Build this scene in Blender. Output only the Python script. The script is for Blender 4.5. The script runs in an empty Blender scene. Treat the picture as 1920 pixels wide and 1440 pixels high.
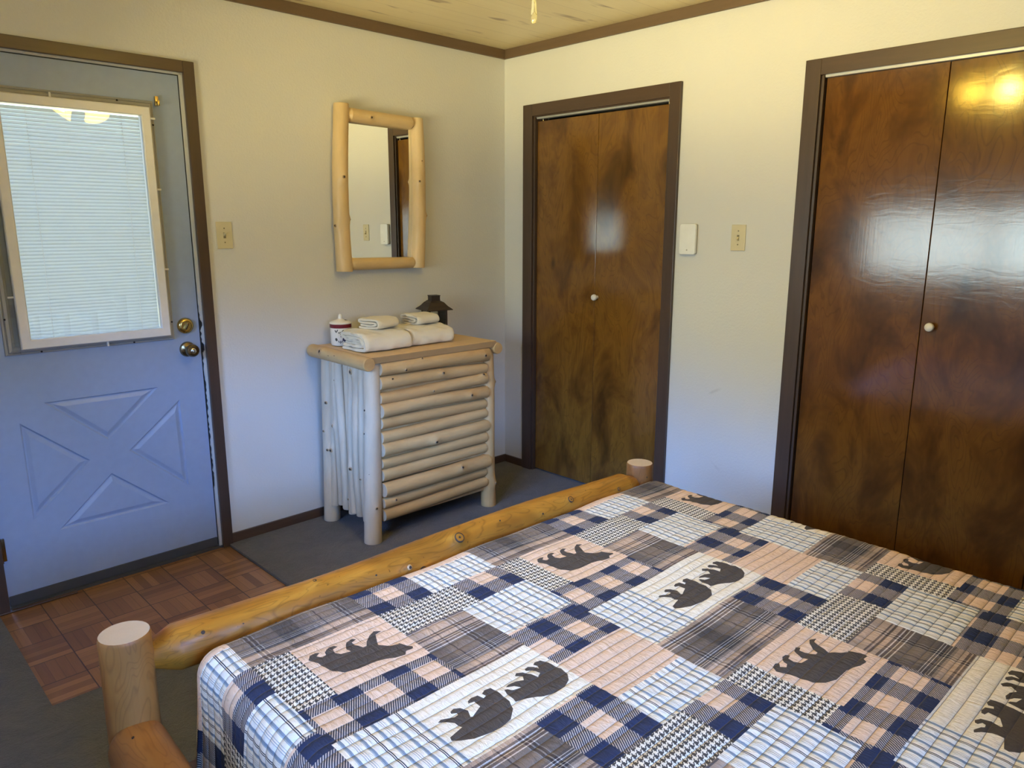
import bpy, bmesh, math, random
from mathutils import Vector, Matrix, Quaternion
from mathutils.geometry import delaunay_2d_cdt
from math import sin, cos, pi, radians, sqrt, floor

SC = bpy.context.scene
COL = SC.collection

# ------------------------------------------------------------------ camera
cam_d = bpy.data.cameras.new('camera')
cam = bpy.data.objects.new('camera', cam_d)
COL.objects.link(cam)
SC.camera = cam
cam_d.sensor_fit = 'HORIZONTAL'
cam_d.sensor_width = 36.0
cam_d.lens = 1392.4 / 1920 * 36.0
cam_d.clip_start = 0.05
CR = Vector((0.71511, -0.69901, 0.00107))
CDn = Vector((-0.14565, -0.15051, -0.97782))
CF = Vector((0.68367, 0.69909, -0.20944))
m = Matrix((CR, -CDn, -CF)).transposed().to_4x4()
m.translation = Vector((-3.09708, -3.22872, 1.46125))
cam.matrix_world = m

# ------------------------------------------------------------------ colour management
SC.view_settings.view_transform = 'Standard'
SC.view_settings.look = 'None'
SC.view_settings.gamma = 1.0
SC.view_settings.use_curve_mapping = False
SC.view_settings.exposure = 0.0

# ------------------------------------------------------------------ light levels
SKY = (0.19, 0.40, 1.0);  SKY_K = 78.0       # open sky above the tree line
TREE = (0.80, 0.95, 0.98); TREE_K = 20.0; SOUTH_K = 0.25; NORTH_K = 0.17      # pale hazy trees below it, with hand-set dimming to south and north
GROUND = (1.0, 0.88, 0.52, 1); GROUND_K = 64.0   # unseen ground, brightened to throw light up on the ceiling
BULB_K = 335.0; SHADE_K = 16.0; WARM = (1.0, 0.86, 0.24)

# ------------------------------------------------------------------ world
W = bpy.data.worlds.new('World'); SC.world = W; W.use_nodes = True
nt = W.node_tree; nt.nodes.clear()
def wn(t): return nt.nodes.new(t)
out = wn('ShaderNodeOutputWorld'); bg = wn('ShaderNodeBackground')
tc = wn('ShaderNodeTexCoord'); sp = wn('ShaderNodeSeparateXYZ')
nt.links.new(tc.outputs['Generated'], sp.inputs[0])
nz = wn('ShaderNodeTexNoise'); nz.inputs['Scale'].default_value = 5.0; nz.inputs['Detail'].default_value = 3
nt.links.new(tc.outputs['Generated'], nz.inputs['Vector'])
ad = wn('ShaderNodeMath'); ad.operation = 'MULTIPLY_ADD'
nt.links.new(nz.outputs['Fac'], ad.inputs[0]); ad.inputs[1].default_value = 0.10
so = wn('ShaderNodeMapRange'); so.inputs['From Min'].default_value = -0.35; so.inputs['From Max'].default_value = -0.75
so.inputs['To Min'].default_value = 0.0; so.inputs['To Max'].default_value = 0.10        # sky edge lowered to the south, to add blue on the door
nt.links.new(sp.outputs['Y'], so.inputs['Value'])
sz = wn('ShaderNodeMath'); sz.operation = 'ADD'
nt.links.new(sp.outputs['Z'], sz.inputs[0]); nt.links.new(so.outputs[0], sz.inputs[1]); nt.links.new(sz.outputs[0], ad.inputs[2])
mr = wn('ShaderNodeMapRange'); mr.inputs['From Min'].default_value = 0.20; mr.inputs['From Max'].default_value = 0.34
nt.links.new(ad.outputs[0], mr.inputs['Value'])
mx = wn('ShaderNodeMix'); mx.data_type = 'RGBA'
nt.links.new(mr.outputs[0], mx.inputs['Factor'])
rt = wn('ShaderNodeValToRGB')
rt.color_ramp.elements[0].position = 0.38; rt.color_ramp.elements[1].position = 0.62
rt.color_ramp.elements[0].color = tuple(c * TREE_K * 0.55 / 4 for c in TREE) + (1,)
rt.color_ramp.elements[1].color = tuple(c * TREE_K * 1.2 / 4 for c in TREE) + (1,)
nt.links.new(nz.outputs['Fac'], rt.inputs[0])
vm = wn('ShaderNodeVectorMath'); vm.operation = 'SCALE'; vm.inputs['Scale'].default_value = 4.0
sh = wn('ShaderNodeMapRange'); sh.inputs['From Min'].default_value = -0.35; sh.inputs['From Max'].default_value = -0.75
sh.inputs['To Min'].default_value = 4.0; sh.inputs['To Max'].default_value = 4.0 * SOUTH_K      # trees and ground dimmed to the south so that light stays blue
nt.links.new(sp.outputs['Y'], sh.inputs['Value']); nt.links.new(sh.outputs[0], vm.inputs['Scale'])
nt.links.new(rt.outputs[0], vm.inputs[0])
nt.links.new(vm.outputs[0], mx.inputs['A'])
mx.inputs['B'].default_value = tuple(c * SKY_K for c in SKY) + (1,)
# world dimmed to the north, past the door, to darken the blind
ns = wn('ShaderNodeMapRange'); ns.inputs['From Min'].default_value = 0.15; ns.inputs['From Max'].default_value = 0.55
ns.inputs['To Min'].default_value = 1.0; ns.inputs['To Max'].default_value = NORTH_K
nt.links.new(sp.outputs['Y'], ns.inputs['Value']); nt.links.new(ns.outputs[0], bg.inputs['Strength'])
gr = wn('ShaderNodeMapRange'); gr.inputs['From Min'].default_value = -0.10; gr.inputs['From Max'].default_value = -0.22
nt.links.new(sp.outputs['Z'], gr.inputs['Value'])
mg = wn('ShaderNodeMix'); mg.data_type = 'RGBA'
nt.links.new(gr.outputs[0], mg.inputs['Factor']); nt.links.new(mx.outputs['Result'], mg.inputs['A'])
gv = wn('ShaderNodeVectorMath'); gv.operation = 'SCALE'; gv.inputs[0].default_value = tuple(c * GROUND_K / 4 for c in GROUND[:3])
nt.links.new(sh.outputs[0], gv.inputs['Scale']); nt.links.new(gv.outputs[0], mg.inputs['B'])
nt.links.new(mg.outputs['Result'], bg.inputs['Color'])
nt.links.new(bg.outputs[0], out.inputs[0])

# the window on the west wall, as a portal for the sky light
WY0, WY1, WZ0, WZ1 = -2.62, -0.74, 1.05, 1.60
XW = -3.42; YS = -4.12
def portal(name, loc, rot, sx, sy):
    l = bpy.data.lights.new(name, 'AREA'); l.shape = 'RECTANGLE'; l.size = sx; l.size_y = sy
    l.cycles.is_portal = True
    o = bpy.data.objects.new(name, l); COL.objects.link(o)
    o.location = loc; o.rotation_euler = rot
    return o
portal('window_portal', (XW - .13, (WY0 + WY1) / 2, (WZ0 + WZ1) / 2), (radians(90), 0, radians(-90)), WY1 - WY0, WZ1 - WZ0)
VX0, VX1, VZ0, VZ1 = -3.22, -2.05, 1.05, 1.66      # guessed window added in the south wall, for blue light on the door
portal('added_window_portal_south', ((VX0 + VX1) / 2, YS - .13, (VZ0 + VZ1) / 2), (radians(90), 0, 0), VX1 - VX0, VZ1 - VZ0)
portal('door_portal', (-2.24, .10, 1.46), (radians(90), 0, radians(180)), .60, .95)

# ================================================================== materials
def mat(name):
    M = bpy.data.materials.new(name); M.use_nodes = True
    t = M.node_tree; b = t.nodes['Principled BSDF']
    return M, t, b
def N(t, typ, **kw):
    n = t.nodes.new(typ)
    for k, v in kw.items(): setattr(n, k, v)
    return n
def setin(n, **kw):
    for k, v in kw.items(): n.inputs[k.replace('_', ' ')].default_value = v
def srgb(r, g, b):
    f = lambda c: (c / 255) / 12.92 if c / 255 <= 0.04045 else ((c / 255 + 0.055) / 1.055) ** 2.4
    return (f(r), f(g), f(b), 1)
def math_(t, op, a, b=None, c=None):
    n = t.nodes.new('ShaderNodeMath'); n.operation = op
    for i, x in enumerate((a, b, c)):
        if x is None: continue
        if isinstance(x, (int, float)): n.inputs[i].default_value = x
        else: t.links.new(x, n.inputs[i])
    return n.outputs[0]
def mixc(t, f, a, b, blend='MIX'):
    n = t.nodes.new('ShaderNodeMix'); n.data_type = 'RGBA'; n.blend_type = blend
    for k, x in (('Factor', f), ('A', a), ('B', b)):
        if isinstance(x, (int, float, tuple)): n.inputs[k].default_value = x
        else: t.links.new(x, n.inputs[k])
    return n.outputs['Result']
def ramp(t, fac, stops, const=False):
    n = t.nodes.new('ShaderNodeValToRGB'); cr = n.color_ramp
    if const: cr.interpolation = 'CONSTANT'
    while len(cr.elements) > 1: cr.elements.remove(cr.elements[-1])
    cr.elements[0].position = stops[0][0]; cr.elements[0].color = stops[0][1]
    for p, c in stops[1:]:
        e = cr.elements.new(p); e.color = c
    t.links.new(fac, n.inputs[0])
    return n.outputs[0]
def noise(t, vec, scale, detail=3, rough=.5, dist=0):
    n = t.nodes.new('ShaderNodeTexNoise')
    n.inputs['Scale'].default_value = scale; n.inputs['Detail'].default_value = detail
    n.inputs['Roughness'].default_value = rough; n.inputs['Distortion'].default_value = dist
    if vec is not None: t.links.new(vec, n.inputs['Vector'])
    return n.outputs['Fac']
def mapping(t, vec, scale=(1, 1, 1), loc=(0, 0, 0), rot=(0, 0, 0)):
    n = t.nodes.new('ShaderNodeMapping')
    n.inputs['Scale'].default_value = scale; n.inputs['Location'].default_value = loc; n.inputs['Rotation'].default_value = rot
    t.links.new(vec, n.inputs['Vector']); return n.outputs[0]
def coords(t, kind='Object'):
    return t.nodes.new('ShaderNodeTexCoord').outputs[kind]
def bump(t, b, h, strength, dist=.002, prev=None):
    n = t.nodes.new('ShaderNodeBump'); n.inputs['Strength'].default_value = strength; n.inputs['Distance'].default_value = dist
    t.links.new(h, n.inputs['Height'])
    if prev is not None: t.links.new(prev, n.inputs['Normal'])
    t.links.new(n.outputs[0], b.inputs['Normal'])
    return n.outputs[0]
def plain(name, col, rough=.5, metal=0, bumpk=0, bs=300, **kw):
    M, t, b = mat(name)
    b.inputs['Base Color'].default_value = col; b.inputs['Roughness'].default_value = rough; b.inputs['Metallic'].default_value = metal
    o = coords(t)
    v = noise(t, o, 30, 2)
    c = mixc(t, v, tuple(x * .93 for x in col[:3]) + (1,), tuple(min(1, x * 1.06) for x in col[:3]) + (1,))
    t.links.new(c, b.inputs['Base Color'])
    if bumpk: bump(t, b, noise(t, o, bs, 3), bumpk)
    for k, x in kw.items(): b.inputs[k].default_value = x
    return M

def wall_mat():
    M, t, b = mat('wall_paint')
    o = coords(t)
    n1 = noise(t, o, 95, 4, .6); n2 = noise(t, o, 1.5, 3)
    c = mixc(t, n2, (.60, .585, .545, 1), (.67, .655, .61, 1))
    # two faint scuffs on the paint between the closets
    for (y, z, ang, k) in ((-1.44, .69, .5, .16), (-1.47, .32, -.6, .07)):
        mp = mapping(t, o, loc=(0, -y, -z))
        mp = mapping(t, mp, rot=(ang, 0, 0)); mp = mapping(t, mp, scale=(1, 22, 110))
        ln = t.nodes.new('ShaderNodeVectorMath'); ln.operation = 'LENGTH'; t.links.new(mp, ln.inputs[0])
        f = math_(t, 'SUBTRACT', 1.0, ln.outputs['Value']); f = math_(t, 'MAXIMUM', f, 0.0)
        f = math_(t, 'MULTIPLY', f, math_(t, 'MULTIPLY', noise(t, o, 60, 3), k * 3))
        c = mixc(t, f, c, (.16, .15, .14, 1))
    t.links.new(c, b.inputs['Base Color'])
    b.inputs['Roughness'].default_value = .62
    bump(t, b, n1, .42, .0035)
    return M
M_WALL = wall_mat()

def dark_trim_mat(name, c0, c1, axis, rough=.35):
    M, t, b = mat(name)
    o = coords(t)
    s = [40, 40, 40]; s[axis] = 3
    v = noise(t, mapping(t, o, scale=tuple(s)), 1, 4, .65, .3)
    c = mixc(t, v, c0, c1)
    t.links.new(c, b.inputs['Base Color']); b.inputs['Roughness'].default_value = rough
    bump(t, b, v, .2, .001)
    return M
M_TRIMZ = dark_trim_mat('stained_trim_upright', (.045, .026, .017, 1), (.085, .052, .036, 1), 2)
M_TRIMX = dark_trim_mat('stained_trim_x', (.055, .032, .021, 1), (.11, .066, .043, 1), 0)
M_TRIMY = dark_trim_mat('stained_trim_y', (.050, .029, .019, 1), (.095, .057, .038, 1), 1)
M_CROWNX = dark_trim_mat('crown_x', (.10, .062, .032, 1), (.17, .105, .06, 1), 0, .5)
M_CROWNY = dark_trim_mat('crown_y', (.10, .062, .032, 1), (.17, .105, .06, 1), 1, .5)

def ceiling_mat():
    M, t, b = mat('knotty_pine_ceiling')
    o = coords(t)
    sx = t.nodes.new('ShaderNodeSeparateXYZ'); t.links.new(o, sx.inputs[0])
    pw = .135
    yy = math_(t, 'DIVIDE', sx.outputs['Y'], pw)
    idx = math_(t, 'FLOOR', yy); fr = math_(t, 'FRACT', yy)
    edge = math_(t, 'ABSOLUTE', math_(t, 'SUBTRACT', fr, .5))
    gap = math_(t, 'GREATER_THAN', edge, .488)
    cb = t.nodes.new('ShaderNodeCombineXYZ')
    t.links.new(math_(t, 'MULTIPLY_ADD', idx, 3.71, sx.outputs['X']), cb.inputs[0]); t.links.new(sx.outputs['Y'], cb.inputs[1]); t.links.new(math_(t, 'MULTIPLY', idx, 1.3), cb.inputs[2])
    g = noise(t, mapping(t, cb.outputs[0], scale=(2.0, 34, 1)), 1, 5, .6, .8)
    kn = noise(t, mapping(t, cb.outputs[0], scale=(3.6, 12, 1)), 1, 2, .5, .3)
    tone = noise(t, mapping(t, cb.outputs[0], scale=(.7, 3, 1)), 1, 2)
    c = mixc(t, g, (.78, .63, .34, 1), (.90, .78, .48, 1))
    c = mixc(t, math_(t, 'MULTIPLY', tone, .45), c, (.66, .50, .27, 1))
    kf = ramp(t, kn, [(0, (0, 0, 0, 1)), (.63, (0, 0, 0, 1)), (.72, (1, 1, 1, 1))])
    c = mixc(t, math_(t, 'MULTIPLY', kf, .85), c, (.26, .13, .045, 1))
    c = mixc(t, math_(t, 'MULTIPLY', gap, .45), c, (.34, .22, .10, 1))
    t.links.new(c, b.inputs['Base Color']); b.inputs['Roughness'].default_value = .38
    b.inputs['Coat Weight'].default_value = .6; b.inputs['Coat Roughness'].default_value = .36
    return M
M_CEIL = ceiling_mat()

def carpet_mat():
    M, t, b = mat('grey_carpet')
    o = coords(t)
    a = noise(t, o, 190, 4, .75); c1 = noise(t, o, 9, 6, .72, .8); c2 = noise(t, mapping(t, o, scale=(1, 1.6, 1)), 2.2, 3, .6, 1)
    c = mixc(t, a, (.034, .035, .040, 1), (.115, .118, .132, 1))
    c = mixc(t, ramp(t, c1, [(.35, (0, 0, 0, 1)), (.65, (.6, .6, .6, 1))]), c, (.135, .125, .125, 1))
    c = mixc(t, ramp(t, c2, [(.45, (0, 0, 0, 1)), (.7, (.35, .35, .35, 1))]), c, (.15, .14, .135, 1))
    t.links.new(c, b.inputs['Base Color']); b.inputs['Roughness'].default_value = .95
    b.inputs['Sheen Weight'].default_value = .25
    n = bump(t, b, a, .9, .010)
    bump(t, b, c1, .7, .02, n)
    return M
M_CARPET = carpet_mat()

def parquet_mat():
    M, t, b = mat('parquet')
    o = coords(t)
    sx = t.nodes.new('ShaderNodeSeparateXYZ'); t.links.new(o, sx.inputs[0])
    T = .1535
    X = math_(t, 'DIVIDE', math_(t, 'ADD', sx.outputs['X'], 1.785 + T * 20), T); Y = math_(t, 'DIVIDE', math_(t, 'ADD', sx.outputs['Y'], .79 + T * 20), T)
    ix = math_(t, 'FLOOR', X); iy = math_(t, 'FLOOR', Y); fx = math_(t, 'FRACT', X); fy = math_(t, 'FRACT', Y)
    par = math_(t, 'MODULO', math_(t, 'ADD', ix, iy), 2.0)
    inv = math_(t, 'SUBTRACT', 1.0, par)
    def sel(a, c): return math_(t, 'ADD', math_(t, 'MULTIPLY', a, par), math_(t, 'MULTIPLY', c, inv))
    across = sel(fx, fy); along = sel(fy, fx)
    st = math_(t, 'MULTIPLY', across, 5.0); si = math_(t, 'FLOOR', st); sf = math_(t, 'FRACT', st)
    cb = t.nodes.new('ShaderNodeCombineXYZ')
    t.links.new(math_(t, 'MULTIPLY_ADD', si, 1.7, math_(t, 'MULTIPLY', ix, 7.3)), cb.inputs[0])
    t.links.new(math_(t, 'MULTIPLY_ADD', iy, 5.1, math_(t, 'MULTIPLY', si, .77)), cb.inputs[1])
    wn_ = t.nodes.new('ShaderNodeTexWhiteNoise'); t.links.new(cb.outputs[0], wn_.inputs['Vector'])
    cb2 = t.nodes.new('ShaderNodeCombineXYZ')
    t.links.new(math_(t, 'MULTIPLY', along, 1.2), cb2.inputs[0]); t.links.new(math_(t, 'MULTIPLY', across, 26), cb2.inputs[1])
    t.links.new(math_(t, 'MULTIPLY', wn_.outputs['Value'], 40), cb2.inputs[2])
    g = noise(t, cb2.outputs[0], 1, 4, .6, .5)
    c = ramp(t, wn_.outputs['Value'], [(0, (.21, .095, .032, 1)), (.5, (.30, .145, .05, 1)), (1, (.40, .20, .075, 1))])
    c = mixc(t, math_(t, 'MULTIPLY', g, .45), c, (.055, .022, .010, 1))
    def near(f, w): return math_(t, 'GREATER_THAN', math_(t, 'ABSOLUTE', math_(t, 'SUBTRACT', f, .5)), w)
    seam = math_(t, 'MAXIMUM', near(fx, .488), near(fy, .488)); s2 = math_(t, 'MULTIPLY', near(sf, .46), .35)
    c = mixc(t, math_(t, 'MULTIPLY', math_(t, 'MAXIMUM', seam, s2), .85), c, (.018, .009, .005, 1))
    t.links.new(c, b.inputs['Base Color']); b.inputs['Roughness'].default_value = .42
    bump(t, b, math_(t, 'SUBTRACT', 1.0, math_(t, 'MAXIMUM', seam, s2)), .35, .001)
    return M
M_PARQ = parquet_mat()

def birch_mat(name, tint):
    M, t, b = mat(name)
    o = coords(t)
    oi = t.nodes.new('ShaderNodeObjectInfo')
    cb = t.nodes.new('ShaderNodeVectorMath'); cb.operation = 'ADD'; t.links.new(o, cb.inputs[0])
    cm = t.nodes.new('ShaderNodeCombineXYZ'); t.links.new(math_(t, 'MULTIPLY', oi.outputs['Random'], 37), cm.inputs[0])
    t.links.new(cm.outputs[0], cb.inputs[1]); v = cb.outputs[0]
    blot = noise(t, mapping(t, v, scale=(1, 5.0, 2.6)), 1, 4, .6, .5)
    fine = noise(t, mapping(t, v, scale=(1, 170, 6)), 1, 3, .6)
    cath = noise(t, mapping(t, v, scale=(1, 3.2, 1.05)), 1, 2, .45, 2.2)
    cl_ = math_(t, 'FRACT', math_(t, 'MULTIPLY', cath, 20.0))
    c = ramp(t, blot, [(.30, (.060, .026, .007, 1)), (.44, (.130, .058, .012, 1)), (.56, (.210, .100, .017, 1)), (.70, (.145, .066, .014, 1))])
    wl = ramp(t, cl_, [(0, (.34, .34, .34, 1)), (.10, (0, 0, 0, 1)), (.80, (0, 0, 0, 1)), (1, (.34, .34, .34, 1))])
    c = mixc(t, math_(t, 'MULTIPLY', wl, math_(t, 'GREATER_THAN', blot, .50)), c, (.06, .026, .009, 1))
    c = mixc(t, math_(t, 'MULTIPLY', fine, .30), c, (.085, .038, .012, 1))
    # knots
    vo = t.nodes.new('ShaderNodeTexVoronoi'); vo.inputs['Scale'].default_value = 1.0; t.links.new(mapping(t, v, scale=(0, 4.2, 2.1)), vo.inputs['Vector'])
    kf = ramp(t, vo.outputs['Distance'], [(0, (.9, .9, .9, 1)), (.035, (.6, .6, .6, 1)), (.10, (0, 0, 0, 1))])
    c = mixc(t, kf, c, (.028, .012, .006, 1))
    c = mixc(t, 1.0, c, tint, 'MULTIPLY')
    t.links.new(c, b.inputs['Base Color'])
    b.inputs['Roughness'].default_value = .14
    b.inputs['Specular IOR Level'].default_value = .5
    b.inputs['Coat Weight'].default_value = .35; b.inputs['Coat Roughness'].default_value = .12
    h = noise(t, mapping(t, v, scale=(1, 10, 34)), 1, 3, .6, .8)
    n = bump(t, b, h, .085, .003)
    bump(t, b, fine, .10, .0008, n)
    return M
M_BIRCH = birch_mat('golden_birch_veneer', (1.0, .95, .85, 1))
M_BIRCHD = birch_mat('walnut_stained_birch_veneer', (.80, .66, .60, 1))

def log_mat(name, c_lo, c_mid, c_hi, rough=.45, bumpk=.25, ringk=.5, spot=.0):
    """peeled log: the grain follows the log's own local Z"""
    M, t, b = mat(name)
    o = coords(t); oi = t.nodes.new('ShaderNodeObjectInfo')
    cm = t.nodes.new('ShaderNodeCombineXYZ'); t.links.new(math_(t, 'MULTIPLY', oi.outputs['Random'], 23), cm.inputs[2])
    va = t.nodes.new('ShaderNodeVectorMath'); va.operation = 'ADD'; t.links.new(o, va.inputs[0]); t.links.new(cm.outputs[0], va.inputs[1]); v = va.outputs[0]
    g = noise(t, mapping(t, v, scale=(60, 60, 3.5)), 1, 4, .6, .4)
    big = noise(t, mapping(t, v, scale=(8, 8, 3)), 1, 3, .55, .4)
    rr = noise(t, mapping(t, v, scale=(13, 13, 2.6)), 1, 2, .5, 1.0)
    rings = math_(t, 'FRACT', math_(t, 'MULTIPLY', rr, 16.0))
    rl = ramp(t, rings, [(0, (1, 1, 1, 1)), (.16, (0, 0, 0, 1)), (.84, (0, 0, 0, 1)), (1, (1, 1, 1, 1))])
    c = ramp(t, big, [(.3, c_lo), (.5, c_mid), (.72, c_hi)])
    c = mixc(t, math_(t, 'MULTIPLY', g, .6), c, c_lo)
    c = mixc(t, math_(t, 'MULTIPLY', rl, ringk), c, tuple(x * .45 for x in c_lo[:3]) + (1,))
    if spot:
        s_ = noise(t, v, 70, 2, .5); sf = ramp(t, s_, [(.70, (0, 0, 0, 1)), (.76, (1, 1, 1, 1))])
        c = mixc(t, math_(t, 'MULTIPLY', sf, spot), c, tuple(x * .25 for x in c_lo[:3]) + (1,))
    t.links.new(c, b.inputs['Base Color']); b.inputs['Roughness'].default_value = rough
    b.inputs['Specular IOR Level'].default_value = .35
    n = bump(t, b, big, bumpk, .012); bump(t, b, g, bumpk * .5, .001, n)
    return M
M_PINE = log_mat('honey_pine_log', (.20, .075, .008, 1), (.40, .165, .016, 1), (.56, .26, .034, 1), .44, 1.0, .42, .6)
M_POST = log_mat('bed_post_pine', (.19, .07, .014, 1), (.31, .128, .028, 1), (.40, .18, .045, 1), .5, .3, .28)
M_CEDAR = log_mat('pale_cedar_log', (.46, .27, .105, 1), (.58, .37, .155, 1), (.67, .46, .215, 1), .42, .2, .06)
M_CEDARM = log_mat('mirror_frame_log', (.56, .385, .185, 1), (.68, .49, .26, 1), (.76, .58, .34, 1), .38, .2, .05)
M_CEDARP = log_mat('grey_cedar_slat', (.50, .385, .255, 1), (.62, .49, .33, 1), (.70, .585, .42, 1), .5, .2, .05)
M_END = plain('end_grain', (.52, .40, .26, 1), .7, bumpk=.3, bs=120)
M_KNOT = plain('knot_dark', (.035, .020, .012, 1), .6)
M_KNOTR = plain('knot_ring', (.42, .27, .13, 1), .5)
def top_board_mat():
    M, t, b = mat('dresser_top_boards')
    o = coords(t); sx = t.nodes.new('ShaderNodeSeparateXYZ'); t.links.new(o, sx.inputs[0])
    yy = math_(t, 'DIVIDE', sx.outputs['Y'], .125); idx = math_(t, 'FLOOR', yy); fr = math_(t, 'FRACT', yy)
    cb = t.nodes.new('ShaderNodeCombineXYZ'); t.links.new(math_(t, 'MULTIPLY_ADD', idx, 2.3, sx.outputs['X']), cb.inputs[0]); t.links.new(sx.outputs['Y'], cb.inputs[1])
    g = noise(t, mapping(t, cb.outputs[0], scale=(3, 45, 1)), 1, 4, .6, .8)
    c = mixc(t, g, (.60, .38, .16, 1), (.76, .54, .28, 1))
    kn = noise(t, mapping(t, cb.outputs[0], scale=(7, 16, 1)), 1, 2)
    c = mixc(t, ramp(t, kn, [(.69, (0, 0, 0, 1)), (.76, (.8, .8, .8, 1))]), c, (.20, .10, .04, 1))
    gap = math_(t, 'GREATER_THAN', math_(t, 'ABSOLUTE', math_(t, 'SUBTRACT', fr, .5)), .488)
    c = mixc(t, math_(t, 'MULTIPLY', gap, .6), c, (.16, .08, .03, 1))
    t.links.new(c, b.inputs['Base Color']); b.inputs['Roughness'].default_value = .4
    return M
M_TOP = top_board_mat()

M_DOOR = plain('grey_blue_door_paint', (.29, .355, .49, 1), .42, bumpk=.05, bs=500)
M_FRAMEG = plain('window_moulding_taupe', (.37, .355, .325, 1), .5)
M_WHITE = plain('white_plastic_frame', (.74, .71, .66, 1), .4)
M_IVORY = plain('ivory_plastic', (.62, .54, .34, 1), .35)
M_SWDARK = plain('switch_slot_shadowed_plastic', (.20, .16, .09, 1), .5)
M_TSTAT = plain('glossy_white_plastic', (.80, .79, .74, 1), .12)
M_TSIDE = plain('grey_plastic_side', (.36, .33, .30, 1), .4)
M_SEAL = plain('peeling_white_paint', (.55, .53, .49, 1), .7, bumpk=.6, bs=90)
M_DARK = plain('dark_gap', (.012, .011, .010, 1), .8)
M_SWEEP = plain('door_sweep_rubber', (.055, .058, .062, 1), .55)
M_BRASS = plain('brass', (.62, .45, .16, 1), .22, 1)
M_BRASSD = plain('aged_brass', (.30, .23, .125, 1), .22, 1)
M_STEEL = plain('galvanised_track', (.50, .50, .50, 1), .38, .6)
M_NICKEL = plain('nickel', (.6, .58, .52, 1), .2, 1)
M_BRONZE = plain('dark_bronze', (.050, .036, .030, 1), .42, .55)
M_KNOB = plain('knob_ceramic', (.74, .70, .64, 1), .15)
M_CREAM = plain('cream_ceramic', (.78, .73, .62, 1), .18)
M_BURG = plain('burgundy_glaze', (.16, .012, .018, 1), .2)
M_LEAF = plain('painted_leaf', (.045, .05, .045, 1), .3)
M_PLUM = plain('painted_plum', (.075, .06, .11, 1), .3)
M_FERN = plain('lantern_foliage', (.10, .12, .045, 1), .6)
M_SHEET = plain('white_sheet', (.72, .70, .72, 1), .85, bumpk=.3, bs=40)
M_EARTH = plain('closet_drywall', (.22, .20, .18, 1), .9)

def glass_mat(name, rough=0.0, tint=(1, 1, 1, 1)):
    M, t, b = mat(name)
    t.nodes.remove(b)
    o = t.nodes['Material Output']
    tr = N(t, 'ShaderNodeBsdfTransparent'); tr.inputs['Color'].default_value = tint
    gl = N(t, 'ShaderNodeBsdfGlossy'); gl.inputs['Roughness'].default_value = rough
    fr = N(t, 'ShaderNodeFresnel'); fr.inputs['IOR'].default_value = 1.5
    f = math_(t, 'MULTIPLY', fr.outputs[0], 1.7)
    mx_ = N(t, 'ShaderNodeMixShader'); t.links.new(f, mx_.inputs[0]); t.links.new(tr.outputs[0], mx_.inputs[1]); t.links.new(gl.outputs[0], mx_.inputs[2])
    t.links.new(mx_.outputs[0], o.inputs[0])
    return M
M_GLASS = glass_mat('window_glass', 0.0, (.97, .99, .98, 1))
def mirror_mat():
    M, t, b = mat('mirror_silver')
    b.inputs['Metallic'].default_value = 1; b.inputs['Roughness'].default_value = .003; b.inputs['Base Color'].default_value = (.88, .89, .86, 1)
    return M
M_MIRROR = mirror_mat()
def slat_mat():
    M, t, b = mat('blind_slat_vinyl')
    o = t.nodes['Material Output']
    b.inputs['Base Color'].default_value = (.74, .78, .78, 1); b.inputs['Roughness'].default_value = .4
    tl = N(t, 'ShaderNodeBsdfTranslucent'); tl.inputs['Color'].default_value = (.72, .82, .86, 1)
    mx_ = N(t, 'ShaderNodeMixShader'); mx_.inputs[0].default_value = .12
    t.links.new(b.outputs[0], mx_.inputs[1]); t.links.new(tl.outputs[0], mx_.inputs[2]); t.links.new(mx_.outputs[0], o.inputs[0])
    return M
M_SLAT = slat_mat()
def shade_mat():
    M, t, b = mat('frosted_amber_shade')
    o = t.nodes['Material Output']
    b.inputs['Base Color'].default_value = (.85, .70, .35, 1); b.inputs['Roughness'].default_value = .3
    b.inputs['Emission Color'].default_value = (1.0, .72, .16, 1); b.inputs['Emission Strength'].default_value = SHADE_K
    tl = N(t, 'ShaderNodeBsdfTranslucent'); tl.inputs['Color'].default_value = (.95, .8, .45, 1)
    mx_ = N(t, 'ShaderNodeMixShader'); mx_.inputs[0].default_value = .5
    t.links.new(b.outputs[0], mx_.inputs[1]); t.links.new(tl.outputs[0], mx_.inputs[2])
    tr = N(t, 'ShaderNodeBsdfTransparent'); tr.inputs['Color'].default_value = (1, .88, .55, 1)
    m2 = N(t, 'ShaderNodeMixShader'); m2.inputs[0].default_value = .45
    t.links.new(mx_.outputs[0], m2.inputs[1]); t.links.new(tr.outputs[0], m2.inputs[2]); t.links.new(m2.outputs[0], o.inputs[0])
    return M
M_SHADE = shade_mat()
def bulb_mat():
    M, t, b = mat('lit_bulb')
    b.inputs['Emission Color'].default_value = WARM + (1,); b.inputs['Emission Strength'].default_value = BULB_K
    b.inputs['Base Color'].default_value = (.9, .85, .7, 1)
    return M
M_BULB = bulb_mat()
def crystal_mat():
    M, t, b = mat('clear_acrylic_pull')
    b.inputs['Transmission Weight'].default_value = .9; b.inputs['Roughness'].default_value = .08; b.inputs['Base Color'].default_value = (.95, .92, .75, 1)
    return M
M_CRYSTAL = crystal_mat()
def terry_mat():
    M, t, b = mat('cream_terry')
    o = coords(t)
    a = noise(t, o, 420, 3, .7); c1 = noise(t, o, 25, 3)
    c = mixc(t, a, (.76, .66, .46, 1), (.92, .84, .64, 1))
    t.links.new(c, b.inputs['Base Color']); b.inputs['Roughness'].default_value = .95; b.inputs['Sheen Weight'].default_value = .3
    n = bump(t, b, a, .9, .004); bump(t, b, c1, .5, .006, n)
    return M
M_TERRY = terry_mat()

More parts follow.
